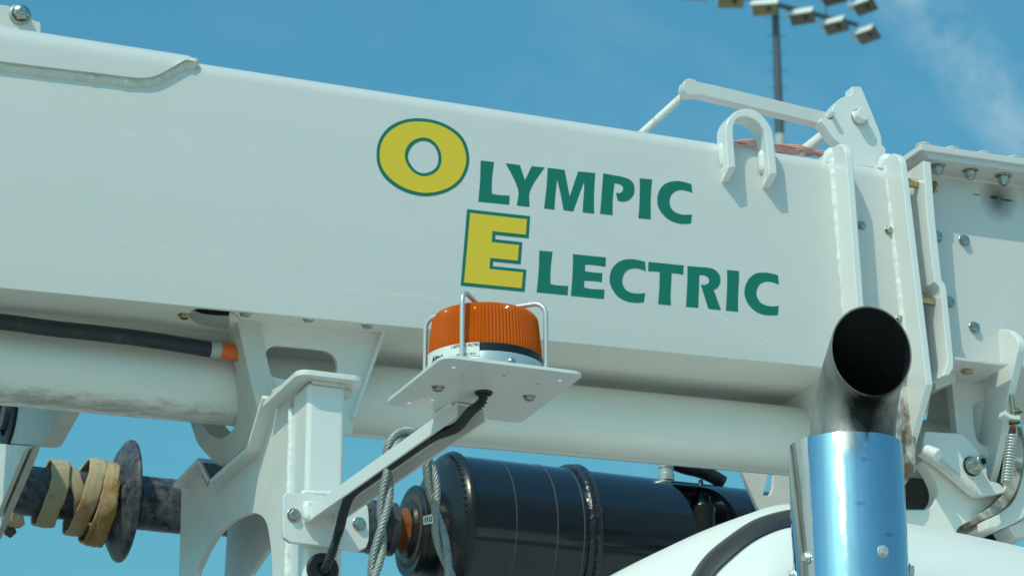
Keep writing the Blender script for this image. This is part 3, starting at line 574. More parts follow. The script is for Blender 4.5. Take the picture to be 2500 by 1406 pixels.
# bottom flange of the box with bolt, lug and gusset
zf = U(2330, 872, Y0 - 0.02).z
prism('bottom_flange', [U(x, y, Y0 - 0.045) for x, y in [(2329, 870), (2462, 886), (2458, 894), (2329, 878)]], V((0, 0.13, 0)), M_white, base, (), 0.0015)
fast('bolt', U(2360, 905, Y0 - 0.005) + V((0, 0, 0.004)), (0, 0, -1), 0.0105, M_brass, base)
GUS = zc(2200, 880, 5.86, [(720,250),(1250,330),(1215,520),(1180,560),(1090,600),(1045,640),(1030,700),(1045,900),(1075,1080),(1130,1180),(1220,1215),(1300,1200),(1310,1450),(1060,1300),(930,1080),(800,1040)])
plate('gusset_plate', GUS, Y0 + 0.055, 0.02, M_rest, base, (), 0.0015, 3, 40)
plate('gusset_back', [(2372, 930), (2480, 905), (2470, 1130), (2420, 1120), (2385, 1090), (2372, 1000)], Y0 + 0.10, 0.012, M_rest, base, (), 0.001, 0)
LUGF = [U(x, y, Y0 - 0.05) for x, y in [(2481, 832), (2497, 880)]]
XLg = U(2480, 850, Y0 - 0.05).x
lg = prism('side_lug', [UX(x, y, XLg) for x, y in sm([V(p) for p in [(2433, 812), (2441, 803), (2462, 806), (2483, 828), (2486, 850), (2480, 880), (2462, 960), (2446, 1050), (2428, 1130), (2410, 1200), (2370, 1180), (2420, 880)]], 3, 40)], V((0.0135, 0, 0)), M_clean, base, (), 0.0018)
# hanging linkage below, with spring
link = thing('spring_linkage', 'grimy white linkage bracket with coil spring and socket bolt, lower right', 'bracket', U(2330, 1260, Y0 + 0.04))
BODY = zc(2180, 1080, 5.86, [(430,125),(560,230),(800,400),(1000,560),(1210,740),(1500,770),(1640,710),(1600,800),(1480,900),(1250,1050),(950,1200),(880,1310),(600,1400),(-200,1400),(-200,950),(160,970),(300,972),(420,965),(520,930),(590,870),(635,790),(645,690),(620,580),(570,470),(500,360),(420,270)])
body = plate('bracket_body', BODY, Y0 + 0.045, 0.03, M_dirty, link, (), 0.002, 3, 40)
PLT = zc(2100, 950, 3.515, [(560,360),(700,368),(880,385),(945,445),(1010,530),(1085,670),(1092,740),(1115,785),(1180,800),(1220,830),(1250,882),(1160,900),(1020,900),(860,770),(700,640),(540,540),(545,450)])
plt_ = plate('link_plate', PLT, Y0 + 0.018, 0.022, M_rest, link, (), 0.0018, 3, 40)
tube('stud', [U(2260, 1098, Y0 + 0.015), U(2292, 1112, Y0 - 0.006)], 0.0105, M_rest, plt_, 24, 35, 0.003)
bead('weld_bead', [U(x, y, Y0 + 0.02) for x, y in zc(2180, 1080, 5.86, [(440,110),(600,240),(800,390),(1000,560),(1210,735)])], 0.0058, M_weldd, body, 0.005, 6)
bo = U(2372, 1138, Y0 + 0.018)
lathe('socket_bolt', bo, (0.12, -1, 0.02), [(-0.004, 0.0150), (0.005, 0.0150), (0.006, 0.0118), (0.030, 0.0118), (0.0315, 0.0108)], M_zinc, plt_, 32)
bend = bo + V((0.12, -1, 0.02)).normalized() * 0.0317
lathe('socket', bend, (0.12, -1, 0.02), [(-0.001, 0.0058), (0.0004, 0.0058)], M_sootdark, plt_, 6)  # flat dark hexagon painted as the shade in the socket recess
lathe('washer', bo, (0.12, -1, 0.02), [(-0.001, 0.0165), (0.002, 0.0165)], M_dark, plt_, 32)
# coil spring
sa, sb = U(2471, 1062, Y0 - 0.02), U(2457, 1178, Y0 - 0.012); ax = (sb - sa).normalized(); n_ = ax.cross(V((0, 1, 0))).normalized(); b_ = ax.cross(n_)
sp = []
for i in range(16 * 18 + 1):
    a = i / 18 * 2 * math.pi; sp.append(sa.lerp(sb, i / (16 * 18)) + (n_ * math.cos(a) + b_ * math.sin(a)) * 0.0082)
spr = tube('coil_spring', sp, 0.00165, M_alu, link, 8)
tube('spring_hook', sm([sa + n_ * 0.0082, sa + n_ * 0.007 - ax * 0.008, sa + V((0.004, 0, 0)) - ax * 0.018, U(2478, 1043, Y0 - .02), U(2470, 1038, Y0 - .02)], 5, 90, False), 0.0016, M_alu, spr, 8)
tube('spring_hook', sm([sb + n_ * 0.0082, sb + ax * 0.006, sb + ax * 0.016 + V((-0.004, 0, 0)), U(2452, 1201, Y0 - .012)], 5, 90, False), 0.0016, M_alu, spr, 8)
lathe('eye_bolt', U(2477, 1030, Y0 - 0.02), (-0.06, 0, 1), [(0, 0.004), (0.045, 0.004)], M_brass, link, 16)
lathe('eye_ring', U(2475, 1042, Y0 - 0.018), (1, -0.6, 0), [(-0.0025, 0.0095), (0.0025, 0.0095)], M_rust, link, 20)
for q in [(2482, 1003), (2477, 1029)]: fast('nut', U(q[0], q[1] + 4, Y0 - 0.02), (-0.06, 0, 1), 0.0075, M_brass, link)
prism('clamp_strap', [U(x, y, Y0 - 0.03) for x, y in sm([V(p) for p in [(2455, 1000), (2463, 1008), (2476, 1013), (2492, 1014), (2491, 1025), (2475, 1023), (2461, 1018), (2453, 1011)]], 3, 50)], V((0, 0.02, 0)), M_clean, link, (), 0.001)
# big turned ring at the very edge and its tabs
def band(name, outer, inner, Y, th, m, parent, bevel=0.002): return plate(name, outer + inner[::-1], Y, th, m, parent, (), bevel, 3, 40)
o1 = [(2492, 1040), (2499, 1080), (2500, 1120), (2490, 1175), (2466, 1225), (2430, 1256), (2402, 1268)]
i1 = [(2478, 1040), (2486, 1080), (2487, 1120), (2476, 1168), (2452, 1215), (2420, 1245), (2396, 1258)]
rg = band('pivot_ring', o1, [(x - 7, y - 4) for x, y in i1], Y0 + 0.02, 0.09, M_ringr, link)
o2 = [(2560, 1040), (2575, 1120), (2550, 1210), (2500, 1262), (2440, 1290), (2402, 1284)]
i2 = [(2494, 1040), (2502, 1080), (2503, 1122), (2492, 1178), (2468, 1230), (2410, 1268)]
band('ring_housing', o2, i2, Y0 + 0.035, 0.12, M_dirty, link)
plate('ring_tab', [(2408, 1268), (2440, 1255), (2445, 1275), (2436, 1284), (2411, 1288)], Y0 + 0.01, 0.03, M_dirty, link, (), 0.001, 0)
plate('ring_tab', [(2462, 1285), (2520, 1262), (2540, 1300), (2478, 1312)], Y0 + 0.06, 0.05, M_dirty, link, (), 0.001, 0)
plate('lower_housing', [(2342, 1268), (2410, 1255), (2470, 1240), (2560, 1220), (2560, 1290), (2350, 1288)], Y0 + 0.09, 0.12, M_rest, link, (), 0.002, 0)
plate('rubber_block', [(2354, 1292), (2440, 1280), (2446, 1370), (2385, 1370)], Y0 + 0.13, 0.1, M_rubber, link, (), 0.002, 0)
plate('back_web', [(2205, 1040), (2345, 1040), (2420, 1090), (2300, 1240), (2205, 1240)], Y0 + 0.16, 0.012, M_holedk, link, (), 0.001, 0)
plate('back_cover', [(2285, 940), (2345, 948), (2345, 1060), (2262, 1060)], Y0 + 0.17, 0.012, M_rest, link, (), 0.001, 0)

# ------------------------------------------------------------------ boom rest (post)
YF = Y0 - 0.125
rest = thing('boom_rest_post', 'white boom rest with square post, notched cradle plate and round cut-out', 'post', U(790, 1500, YF))
pf0 = U(748, 1100, YF); Xt = pf0.x; tw = U(842, 1100, YF).x - Xt
ztop = U(790, 934, YF).z; zbot = 1.75
def boxp(x0, x1, y0, y1, z0, z1):
    v = [V((x, y, z)) for z in (z0, z1) for y in (y0, y1) for x in (x0, x1)]
    return v, [(0, 1, 3, 2), (4, 6, 7, 5), (0, 4, 5, 1), (1, 5, 7, 3), (3, 7, 6, 2), (2, 6, 4, 0)]
v, f = boxp(Xt, Xt + tw, YF, YF + 0.072, zbot, ztop); mobj('post_tube', v, f, M_clean, rest, 35, 0.008, 4)
Xr = Xt + 0.001
CR = [(706, 928), (706, 2000), (360, 2200), (436, 1406), (440, 1300), (441, 1262), (443, 1185), (420, 1188), (478, 1130), (505, 1187), (560, 1140), (600, 1100), (607, 1070), (625, 1000), (641, 975), (665, 950)]
ARCH = [(628, 1254), (648, 1272), (657, 1310), (663, 1360), (664, 1420), (655, 1500), (600, 1560), (530, 1540), (478, 1410), (490, 1370), (520, 1315), (555, 1277), (595, 1256)]
rp = platex('cradle_plate', CR, Xr, 0.010, M_rest, rest, [[tuple(p) for p in sm([V(q) for q in ARCH], 5, 80)]], 0.0012, 0)
plA = platex('inner_web', [(700, 1180), (700, 1800), (520, 1850), (560, 1200), (640, 1150)], Xr + 0.085, 0.008, M_rest, rest, [[(690, 1320), (690, 1500), (600, 1500), (612, 1400), (650, 1345)]], 0.001, 0)
# capping bar that follows the cradle's outline
prof = [UX(x, y, Xr - 0.024) for x, y in [(640, 978), (604, 1092), (596, 1106), (556, 1141), (506, 1186)]]
zcap = U(800, 921, YF - 0.022).z
CAPX0 = Xt - 0.022; CAPX1 = Xt + tw + 0.022
ycap1 = prof[0].y
cp = []
def arc(cx, cy, r, a0, a1, n=5): return [V((cx + r * math.cos(R(a0 + (a1 - a0) * i / n)), cy + r * math.sin(R(a0 + (a1 - a0) * i / n)), zcap)) for i in range(n + 1)]
rc = 0.018
lp = arc(CAPX0 + rc, YF - 0.022 + rc, rc, 180, 270) + arc(CAPX1 - rc, YF - 0.022 + rc, rc, 270, 360) + [V((CAPX1, ycap1, zcap)), V((CAPX0, ycap1, zcap))]
prism('cap_plate', lp, V((0, 0, 0.0085)), M_clean, rest, (), 0.0012)
def bar(name, P, th, x0, x1, m, parent):
    up = []; 
    for i, p in enumerate(P):
        t = (P[min(i+1, len(P)-1)] - P[max(i-1, 0)]); nn = V((0, -t.z, t.y)).normalized()
        if nn.z < 0: nn = -nn
        up.append(p + nn * th)
    lp_ = [V((x0, p.y, p.z)) for p in P + up[::-1]]
    return prism(name, lp_, V((x1 - x0, 0, 0)), m, parent, (), 0.001)
bar('cradle_bar', [prof[0] + V((0, 0, 0.004))] + prof[1:], 0.0085, CAPX0, CAPX0 + 0.088, M_rest, rest)
prof2 = [UX(x, y, Xr - 0.024) for x, y in [(508, 1186), (480, 1128), (421, 1190)]]
bar('cradle_bar', prof2, 0.0075, CAPX0, CAPX0 + 0.088, M_rest, rest)
platex('rubber_pad', [(486, 1126), (515, 1132), (548, 1148), (546, 1158), (516, 1182), (506, 1178), (494, 1150)], Xr - 0.018, 0.05, M_rubber, rest, (), 0.002, 0)
bead('weld_bead', [V((Xt - 0.001, YF + 0.071, z)) for z in [ztop - 0.02 - i * 0.03 for i in range(16)]], 0.0055, M_weld, rest, 0.004, 2)
lathe('weld_lump', V((Xt + tw + 0.004, YF + 0.02, ztop - 0.004)), (1, 0, -0.4), [(-0.01, 0.010), (0.006, 0.009), (0.012, 0.004)], M_weldd, rest, 12, 70)
bead('weld_bead', [V((Xt + 0.004, YF - 0.002, ztop - 0.001)), V((Xt + tw, YF - 0.002, ztop - 0.001))], 0.004, M_weldd, rest, 0.004, 2)
gr = U(787, 1390, YF)
lathe('grommet', gr, (0, -1, 0), [(-0.004, 0.0235), (0.003, 0.0235), (0.0055, 0.021), (0.0055, 0.010), (0.002, 0.008)], M_rubber, rest, 32)

# ------------------------------------------------------------------ beacon bracket
YB = 3.22
PC = U(1180, 948, YB); zp = PC.z
brk_ = thing('beacon_bracket', 'white bracket arm with square drilled plate, bolted to the boom rest post', 'bracket', U(790, 1270, YF - 0.012))
def UZp(x, y): return UZ(x, y, zp)
A_, B_, C_, D_ = UZp(1082, 872), UZp(1428, 915), UZp(1270, 1034), UZp(938, 988)
def rrect(P, r, n=5):
    out = []
    for i in range(4):
        p = P[i]; a = (P[i - 1] - p).normalized(); b = (P[(i + 1) % 4] - p).normalized()
        for k_ in range(n + 1):
            u = k_ / n; q0 = p + a * r; q1 = p + b * r; out.append((q0 * (1-u)**2 + p * 2*u*(1-u) + q1 * u*u))
    return out
def zcirc(x, y, r, n=12): c = UZp(x, y); return [c + V((math.cos(2*math.pi*i/n), math.sin(2*math.pi*i/n), 0)) * r for i in range(n)]
HL = [(1107, 897), (1366, 929), (998, 984), (1130, 915), (1230, 918), (1310, 938), (1054, 977), (1230, 998), (1251, 1016), (1241, 910)]
bp_ = prism('mounting_plate', rrect([A_, B_, C_, D_], 0.017), V((0, 0, 0.0042)), M_clean, brk_, [zcirc(x, y, 0.0030 if i < 9 else 0.0018) for i, (x, y) in enumerate(HL)], 0.0008)
for q in [(1070, 944), (1292, 967)]: fast('bolt', UZp(*q), (0, 0, -1), 0.0064, M_zinc, brk_)
gg = UZp(1181, 957)
lathe('grommet', gg, (0, 0, -1), [(-0.002, 0.0115), (0.002, 0.0115), (0.004, 0.0095), (0.0042, 0.006)], M_rubber, brk_, 28)
# channel arm
a0 = U(783, 1246, YF - 0.013); tipc = UZp(1150, 985) + V((0, 0, -0.001)); 
a0.z = a0.z; d_ = (tipc - a0); d_.normalize()
wv = V((0, 0, 1)).cross(d_).normalized()
if wv.x < 0: wv = -wv
upv = wv.cross(d_).normalized()
if upv.z < 0: upv = -upv
CW, CH, CT = 0.044, 0.0205, 0.0035
secp = [(-CW/2, -CH), (-CW/2, 0), (CW/2, 0), (CW/2, -CH), (CW/2 - CT, -CH), (CW/2 - CT, -CT), (-CW/2 + CT, -CT), (-CW/2 + CT, -CH)]
prism('channel_arm', [a0 + wv * x + upv * y for x, y in secp], tipc - a0, M_clean, brk_, (), 0.001)
for x in (-CW/2, CW/2): bead('weld_bead', [tipc + wv * x - d_ * 0.06 + upv * 0.001, tipc + wv * x - d_ * 0.012 + upv * 0.001], 0.0045, M_weld, brk_, 0.004, 11)
bead('weld_bead', [a0 + wv * (-CW/2) + upv * (-CH) - V((0, 0.004, 0)), a0 + wv * (-CW/2) + upv * 0.004 - V((0, 0.004, 0)), a0 + upv * 0.004 - V((0, 0.004, 0))], 0.0075, M_weld, brk_, 0.005, 12)
MP = zc(600, 1000, 3.463, [(340,690),(420,695),(1000,790),(1035,830),(1043,1000),(1040,1100),(1020,1165),(980,1195),(840,1180),(350,1115),(310,1070),(305,900),(305,740)])
MPpx = sm([V(p) for p in [(699, 1201), (730, 1203), (800, 1211), (885, 1222), (898, 1234), (901, 1260), (901, 1315), (895, 1335), (878, 1342), (800, 1334), (708, 1322), (694, 1311), (691, 1290), (691, 1225), (692, 1208)]], 3, 30)
prism('base_plate', [U(p.x, p.y, YF - 0.013) for p in MPpx], V((0, 0.0105, 0)), M_clean, brk_, (), 0.0015)
fast('bolt', U(717, 1258, YF - 0.013), (0, -1, 0), 0.0078, M_zinc, brk_); fast('bolt', U(877, 1279, YF - 0.013), (0, -1, 0), 0.0078, M_zinc, brk_)
bead('weld_bead', [U(x, y, YF - 0.006) for x, y in [(735, 1203), (770, 1204), (810, 1206), (850, 1214)]], 0.0045, M_weld, brk_, 0.004, 15)

# ------------------------------------------------------------------ beacon
bc = UZp(1184, 947) + V((0, 0, 0.0045))
beacon = thing('warning_beacon', 'round amber ribbed warning beacon inside a wire guard on a bracket plate', 'beacon', bc)
ppx = (bc - CAM).dot(cv) / FPX
rb = 147 * ppx
z1, z2, z3 = 37 * ppx / .94, 58 * ppx / .94, 163 * ppx / .94
lathe('beacon_base', bc, (0, 0, 1), [(0, rb), (z1 - 0.002, rb), (z1, rb - 0.0012), (z1, rb * 0.6)], M_beaconbase, beacon, 96)
lathe('hole_shade_disc', bc - V((0, 0, 0.00028)), (0, 0, 1), [(0, rb - 0.001), (0.0002, rb - 0.001)], M_dark, beacon, 48)  # dark disc added so the drilled holes below look shaded
lathe('gasket_ring', bc, (0, 0, 1), [(z1, rb - 0.0022), (z2 - 0.001, rb - 0.0022), (z2, rb - 0.0035), (z2, rb * 0.5)], M_dark, beacon, 96)
# ribbed lens: outer wall smooth, inner wall with vertical prism ribs
NR = 96; seg = NR * 4; vv = []; ff = []
prof_o = [(z2, rb - 0.0048), (z2 + 0.012, rb - 0.0050), (z3 - 0.014, rb - 0.0082), (z3 - 0.006, rb - 0.0092), (z3 - 0.0015, rb - 0.0125), (z3, rb - 0.018), (z3 + 0.001, rb * 0.5), (z3 + 0.001, 0.0005)]
prof_i = [(z3 - 0.0025, 0.0005), (z3 - 0.0025, rb * 0.5), (z3 - 0.0035, rb - 0.0195), (z3 - 0.006, rb - 0.0155), (z3 - 0.014, rb - 0.0128), (z2 + 0.012, rb - 0.0096), (z2, rb - 0.0094)]
for i, (s_, r_) in enumerate(prof_o + prof_i):
    inner = i >= len(prof_o)
    for k_ in range(seg):
        a = 2 * math.pi * k_ / seg; q = r_
        if inner and r_ > rb * 0.6: q += 0.0017 * (1 if k_ % 4 in (0, 1) else -0.6) * (1 if s_ < z3 - 0.004 else 0.4)
        if not inner and r_ > rb * 0.7: q += 0.0008 * math.cos(a * NR)
        vv.append(bc + V((math.cos(a) * q, math.sin(a) * q, s_)))
npf = len(prof_o) + len(prof_i)
for i in range(npf):
    j = (i + 1) % npf
    for k_ in range(seg): ff.append((i*seg+k_, i*seg+(k_+1) % seg, j*seg+(k_+1) % seg, j*seg+k_))
lens = mobj('amber_lens', vv, ff, M_amber, beacon, 28); lens.data.materials.append(M_amberin)
for p in lens.data.polygons:
    if min(p.vertices) >= len(prof_o) * seg: p.material_index = 1
lathe('lamp_core', bc, (0, 0, 1), [(z2, 0.034), (z2 + 0.022, 0.034), (z2 + 0.024, 0.026), (z3 - 0.014, 0.024), (z3 - 0.012, 0.010)], M_core, beacon, 40)
lathe('reflector_ring', bc, (0, 0, 1), [(z2 + 0.0005, rb - 0.012), (z2 + 0.006, rb - 0.020), (z2 + 0.004, 0.03)], M_lampwhite, beacon, 60)
# guard wires
Rg = 158 * ppx
for i, ang in enumerate((20, 110, 200, 290)):
    dr = (cr * math.cos(R(ang)) - chz * math.sin(R(ang))); dr.z = 0; dr.normalize()
    P = [bc + dr * Rg + V((0, 0, -0.001)), bc + dr * Rg + V((0, 0, z3 * 0.5)), bc + dr * Rg + V((0, 0, z3 - 0.006))]
    for k_ in range(1, 7):
        a = k_ / 6 * math.pi / 2; P.append(bc + dr * (Rg - 0.016 + 0.016 * math.cos(a)) + V((0, 0, z3 - 0.006 + 0.016 * math.sin(a))))
    P.append(bc + dr * 0.03 + V((0, 0, z3 + 0.009))); P.append(bc + dr * 0.008 + V((0, 0, z3 + 0.0075)))
    tube('guard_wire', P, 0.0031, M_alu, beacon, 14, 60)
lathe('guard_hub', bc + V((0, 0, z3 + 0.005)), (0, 0, 1), [(0, 0.011), (0.004, 0.011)], M_alu, beacon, 24)
def ring_dir(px): # azimuth on the beacon's near side that appears at this image column
    s_ = max(-1, min(1, (px - 1184) * ppx / rb)); c_ = math.sqrt(1 - s_ * s_); return (cr * s_ - chz * c_).normalized()
dsw = ring_dir(1249)
lathe('screw', bc + dsw * (rb - 0.0005) + V((0, 0, z1 * 0.38)), dsw, [(0, 0.0052), (0.002, 0.005), (0.0035, 0.003)], M_zinc, beacon, 20)
# sticker with its print, wrapped on the ring
def wrap(px0, px1, h0, h1, rad, th, m, name, parent):
    def ang(px): d = ring_dir(px); return math.atan2(d.y, d.x)
    t0_, t1_ = ang(px0), ang(px1); t1_ = t0_ + (t1_ - t0_ + math.pi) % (2 * math.pi) - math.pi; n = 18; v_ = []; f_ = []
    for i in range(n + 1):
        a = t0_ + (t1_ - t0_) * i / n
        for hh in (h0, h1):
            for rr in (rad, rad + th): v_.append(bc + V((math.cos(a) * rr, math.sin(a) * rr, hh)))
    for i in range(n):
        q = i * 4; f_ += [(q, q+1, q+5, q+4), (q+2, q+6, q+7, q+3), (q+1, q+3, q+7, q+5), (q, q+4, q+6, q+2)]
    f_ += [(0, 2, 3, 1), (n*4, n*4+1, n*4+3, n*4+2)]
    return mobj(name, v_, f_, m, parent, 40)
stk = wrap(1046, 1172, z1 - 0.0075, z2 - 0.0012, rb + 0.0002, 0.0004, M_sticker, 'sticker', beacon)
def wraptext(txt, size, pxs, h, rad, m, parent, bold=0.0):
    cu_ = bpy.data.curves.new('print', 'FONT'); cu_.body = txt; cu_.size = size; cu_.offset = bold; cu_.extrude = 0; cu_.resolution_u = 3
    o = bpy.data.objects.new('print_tmp', cu_); COL.objects.link(o); dg = bpy.context.evaluated_depsgraph_get(); me = bpy.data.meshes.new_from_object(o.evaluated_get(dg)); bpy.data.objects.remove(o)
    d = ring_dir(pxs); a_ = math.atan2(d.y, d.x)
    for v_ in me.vertices:
        an = a_ + v_.co.x / rad; v_.co = bc + V((math.cos(an) * rad, math.sin(an) * rad, h + v_.co.y))
    me.materials.append(m); o = bpy.data.objects.new('print', me); COL.objects.link(o); attach(o, parent); return o
wraptext('Altec', 0.0105, 1058, z1 - 0.0045, rb + 0.0009, M_print, stk, 0.0004)
wraptext('1-877-GO ALTEC', 0.0052, 1104, z2 - 0.0062, rb + 0.0009, M_print, stk, 0.00012)
wraptext('(877) 462-5832', 0.0042, 1116, z1 - 0.0058, rb + 0.0009, M_print, stk)

# corrugated conduit from beacon to post
cond = thing('corrugated_conduit', 'black corrugated conduit running along the bracket arm from beacon to post', 'cable', gr)
def armY(x): return a0.y + (tipc.y - a0.y) * max(0, min(1, (x - 783) / (1150 - 783)))
inside = lambda s_, dx=0.0, dz=-0.0135: a0 + (tipc - a0) * s_ + wv * (-0.010 + dx) + upv * dz
cpts = [gg + V((0, 0, 0.004)), gg + V((-0.001, 0.004, -0.012)), gg + V((-0.010, 0.020, -0.021)), inside(0.93, 0.004, -0.022), inside(0.82, -0.002, -0.0175), inside(0.6, -0.004, -0.017), inside(0.4, -0.004, -0.017), inside(0.27, -0.003, -0.0185), inside(0.19, 0.004, -0.030)]
cpts += [U(829, 1290, YF - 0.055), U(812, 1345, YF - 0.036), U(797, 1380, YF - 0.018), U(789, 1395, YF + 0.004)]
cs = sm(cpts, 10, 170, False)
Lc = [0]
for a, b in zip(cs, cs[1:]): Lc.append(Lc[-1] + (b - a).length)
fine = []; stp = 0.00095; j = 0; tot = Lc[-1]; i = 0
while i * stp < tot:
    d = i * stp
    while Lc[j + 1] < d: j += 1
    fine.append(cs[j].lerp(cs[j + 1], (d - Lc[j]) / max(1e-9, Lc[j + 1] - Lc[j]))); i += 1
tube('conduit_sleeve', fine, lambda i_: 0.0058 + (0.0011 if i_ % 4 in (0, 1) else -0.0009), M_conduit, cond, 12, 80)

# ------------------------------------------------------------------ wire rope slings thrown over the arm
sling = thing('wire_rope_sling', 'grey twisted wire rope sling looped over the beacon arm', 'wire rope', U(950, 1400, 3.46))
def rope(name, pts, r, m, parent, twist=0.035, strands=6, two=True, seed=0, seg=6):
    P = sm(pts, 14, 170, False); fr = frames(P); L_ = [0]
    for a, b in zip(P, P[1:]): L_.append(L_[-1] + (b - a).length)
    subs = (0, math.pi) if two else (None,)
    for q in subs:
        vv_ = []; ff_ = []
        cen = []
        for i, p in enumerate(P):
            if q is None: cen.append(p); continue
            a = q + L_[i] / 0.16 * 2 * math.pi + 0.9 + seed; _, n, b = fr[i]; cen.append(p + (n * math.cos(a) + b * math.sin(a)) * r * 0.98)
        f2 = frames(cen)
        for s_ in range(strands):
            pts2 = []
            for i, p in enumerate(cen):
                a = s_ * 2 * math.pi / strands + L_[i] / twist * 2 * math.pi; _, n, b = f2[i]; pts2.append(p + (n * math.cos(a) + b * math.sin(a)) * r * 0.62)
            v_, f_ = tube_data(pts2, r * 0.37, seg); o_ = len(vv_); vv_ += v_; ff_ += [tuple(x + o_ for x in y) for y in f_]
        v_, f_ = tube_data(cen, r * 0.5, 6); o_ = len(vv_); vv_ += v_; ff_ += [tuple(x + o_ for x in y) for y in f_]
        mobj(name, vv_, ff_, m, parent, 70)
Tm = a0 + (tipc - a0) * 0.52; yr1 = Tm.y - 0.006; yr2 = Tm.y + 0.012
ra = [U(x, y, yr1) for x, y in [(905, 1440), (916, 1380), (928, 1320), (936, 1250), (945, 1180), (948, 1120), (960, 1084)]] + [U(986, 1062, Tm.y), U(1014, 1064, Tm.y)] + [U(x, y, yr2) for x, y in [(1036, 1095), (1048, 1140), (1058, 1200), (1066, 1265), (1080, 1330), (1098, 1400), (1104, 1440)]]
rope('rope', ra, 0.0056, M_wire, sling, 0.036, 6, True)
plt2 = prism('tag', [U(x, y, yr2 - 0.008) for x, y in [(1033, 1260), (1055, 1254), (1058, 1276), (1034, 1280)]], V((0, 0.0006, 0)), M_sticker, sling, (), 0)
for i in range(4): prism('tag_print', [U(1037 + i*5 + x, 1262 - i + y, yr2 - 0.0086) for x, y in [(0, 0), (2, 0), (2, 14), (0, 14)]], V((0, 0.0003, 0)), M_print, plt2, (), 0)

# ------------------------------------------------------------------ auger drive behind the boom
YA = Y0 + 0.82
dc0 = U(300, 1222, YA); dc1 = U(1085, 1305, YA); dax = (dc1 - dc0).normalized()
def axp(px):
    """axial distance of the plane whose centre shows at image column px"""
    lo, hi = -3.0, 4.0
    for _ in range(50):
        m_ = (lo + hi) / 2
        if px_of(dc0 + dax * m_)[0] < px: lo = m_
        else: hi = m_
    return lo
def sca(px): return (dc0 + dax * axp(px) - CAM).dot(cv) / FPX
drive = thing('auger_drive', 'black cylindrical auger drive with flared bell and rusty hub behind the post', 'auger drive', dc0 + dax * axp(1500) - V((0, 0, 0.2)))
def prf(rows): return [(axp(x), r * sca(x)) for x, r in rows]
lathe('axle', dc0, dax, prf([(-80, 62), (300, 60), (455, 60), (700, 60), (905, 64), (958, 66), (960, 30)]), M_axle, drive, 48)
lathe('flange_disc', dc0, dax, prf([(268, 62), (272, 92), (285, 128), (297, 147), (303, 151), (309, 149), (311, 140), (314, 62)]), M_axle, drive, 72, 50)
lathe('axle_sleeve', dc0, dax, prf([(330, 60), (333, 66), (455, 66), (457, 60)]), M_axle, drive, 48)
lathe('hub_shaft', dc0, dax, prf([(895, 55), (902, 66), (930, 68), (952, 63), (955, 40)]), M_castbl, drive, 40)
rv = prf([(950, 62), (957, 45), (975, 42), (988, 62), (996, 62)])
lathe('hub', dc0, dax, rv, M_rust, drive, 9, 20)
lathe('hub_seal', dc0, dax, prf([(986, 60), (988, 70), (996, 74), (999, 88), (1002, 88), (1003, 60)]), M_castbl, drive, 64)
lathe('wear_ring', dc0, dax, prf([(997, 84), (998, 91), (1002, 92), (1003, 84)]), M_brown, drive, 64)
lathe('hub_flange', dc0, dax, prf([(999, 60), (1000, 110), (1003, 113), (1012, 113), (1015, 110), (1017, 104), (1060, 104)]), M_castbl, drive, 80)
bell = lathe('bell_housing', dc0, dax, prf([(1040, 100), (1046, 128), (1050, 150), (1055, 170), (1062, 186), (1070, 196), (1078, 202), (1085, 205), (1090, 204), (1093, 198), (1094, 150)]), M_castbl, drive, 96, 60)
# raised casting marks along the bell's rim
rr0 = 198 * sca(1072); aref = V((0, -1, 0)); aref = (aref - dax * aref.dot(dax)).normalized(); bref = dax.cross(aref)
if bref.z < 0: bref = -bref
for i in range(13):
    a = R(2 + i * 5.2); rd = aref * math.cos(a) + bref * math.sin(a); tg = bref * math.cos(a) - aref * math.sin(a)
    p = dc0 + dax * axp(1071) + rd * rr0; hgt = 0.0055 if i % 3 else 0.003
    mobj('casting_mark', [p + dax * x_ + tg * y_ + rd * z_ for z_ in (-0.003, -0.0002) for y_ in (-0.0009, 0.0009) for x_ in (-hgt - 0.003, hgt - 0.003)], [(0, 1, 3, 2), (4, 6, 7, 5), (0, 4, 5, 1), (1, 5, 7, 3), (3, 7, 6, 2), (2, 6, 4, 0)], M_castbl, bell, 35, 0.0008)
# barrel with an inspection window cut through
RB = 194 * sca(1300); s0, s1 = axp(1092), axp(1850)
v, f = lathe_data(dc0, dax, [(s0, RB - 0.012), (s0, RB), (s1, RB), (s1, RB - 0.012)], 128)
f = f[:-2] + [(3*128+k_, 3*128+(k_+1) % 128, (k_+1) % 128, k_) for k_ in range(128)]
barrel = mobj('barrel', v, f, M_black, drive, 30)
# window outline: traced on the barrel's near side, pushed through along the view from the side (-Y)
Wn = zc(1500, 1100, 4.596, [(705,345),(740,338),(900,345),(1060,365),(1170,420),(1235,530),(1290,680),(1310,780),(1300,1000),(1150,1100),(900,1050),(840,900),(790,620),(740,440),(705,380)])
wl = [U(x, y, YA - RB * 0.75) for x, y in sm([V(p) for p in Wn], 4, 60)]
cut = prism('cutter_tmp', [p + V((0, -0.25, 0)) for p in wl], V((0, 0.25 + RB * 0.55, 0)), None, None, (), 0)
md = barrel.modifiers.new('window', 'BOOLEAN'); md.operation = 'DIFFERENCE'; md.object = cut; md.solver = 'EXACT'
dg = bpy.context.evaluated_depsgraph_get(); me2 = bpy.data.meshes.new_from_object(barrel.evaluated_get(dg)); barrel.modifiers.clear(); barrel.data = me2; bpy.data.objects.remove(cut)
for p in barrel.data.polygons: p.use_smooth = True
barrel.data.set_sharp_from_angle(angle=R(30))
bv = barrel.modifiers.new('bevel', 'BEVEL'); bv.width = 0.002; bv.segments = 2; bv.limit_method = 'ANGLE'; bv.angle_limit = R(50)
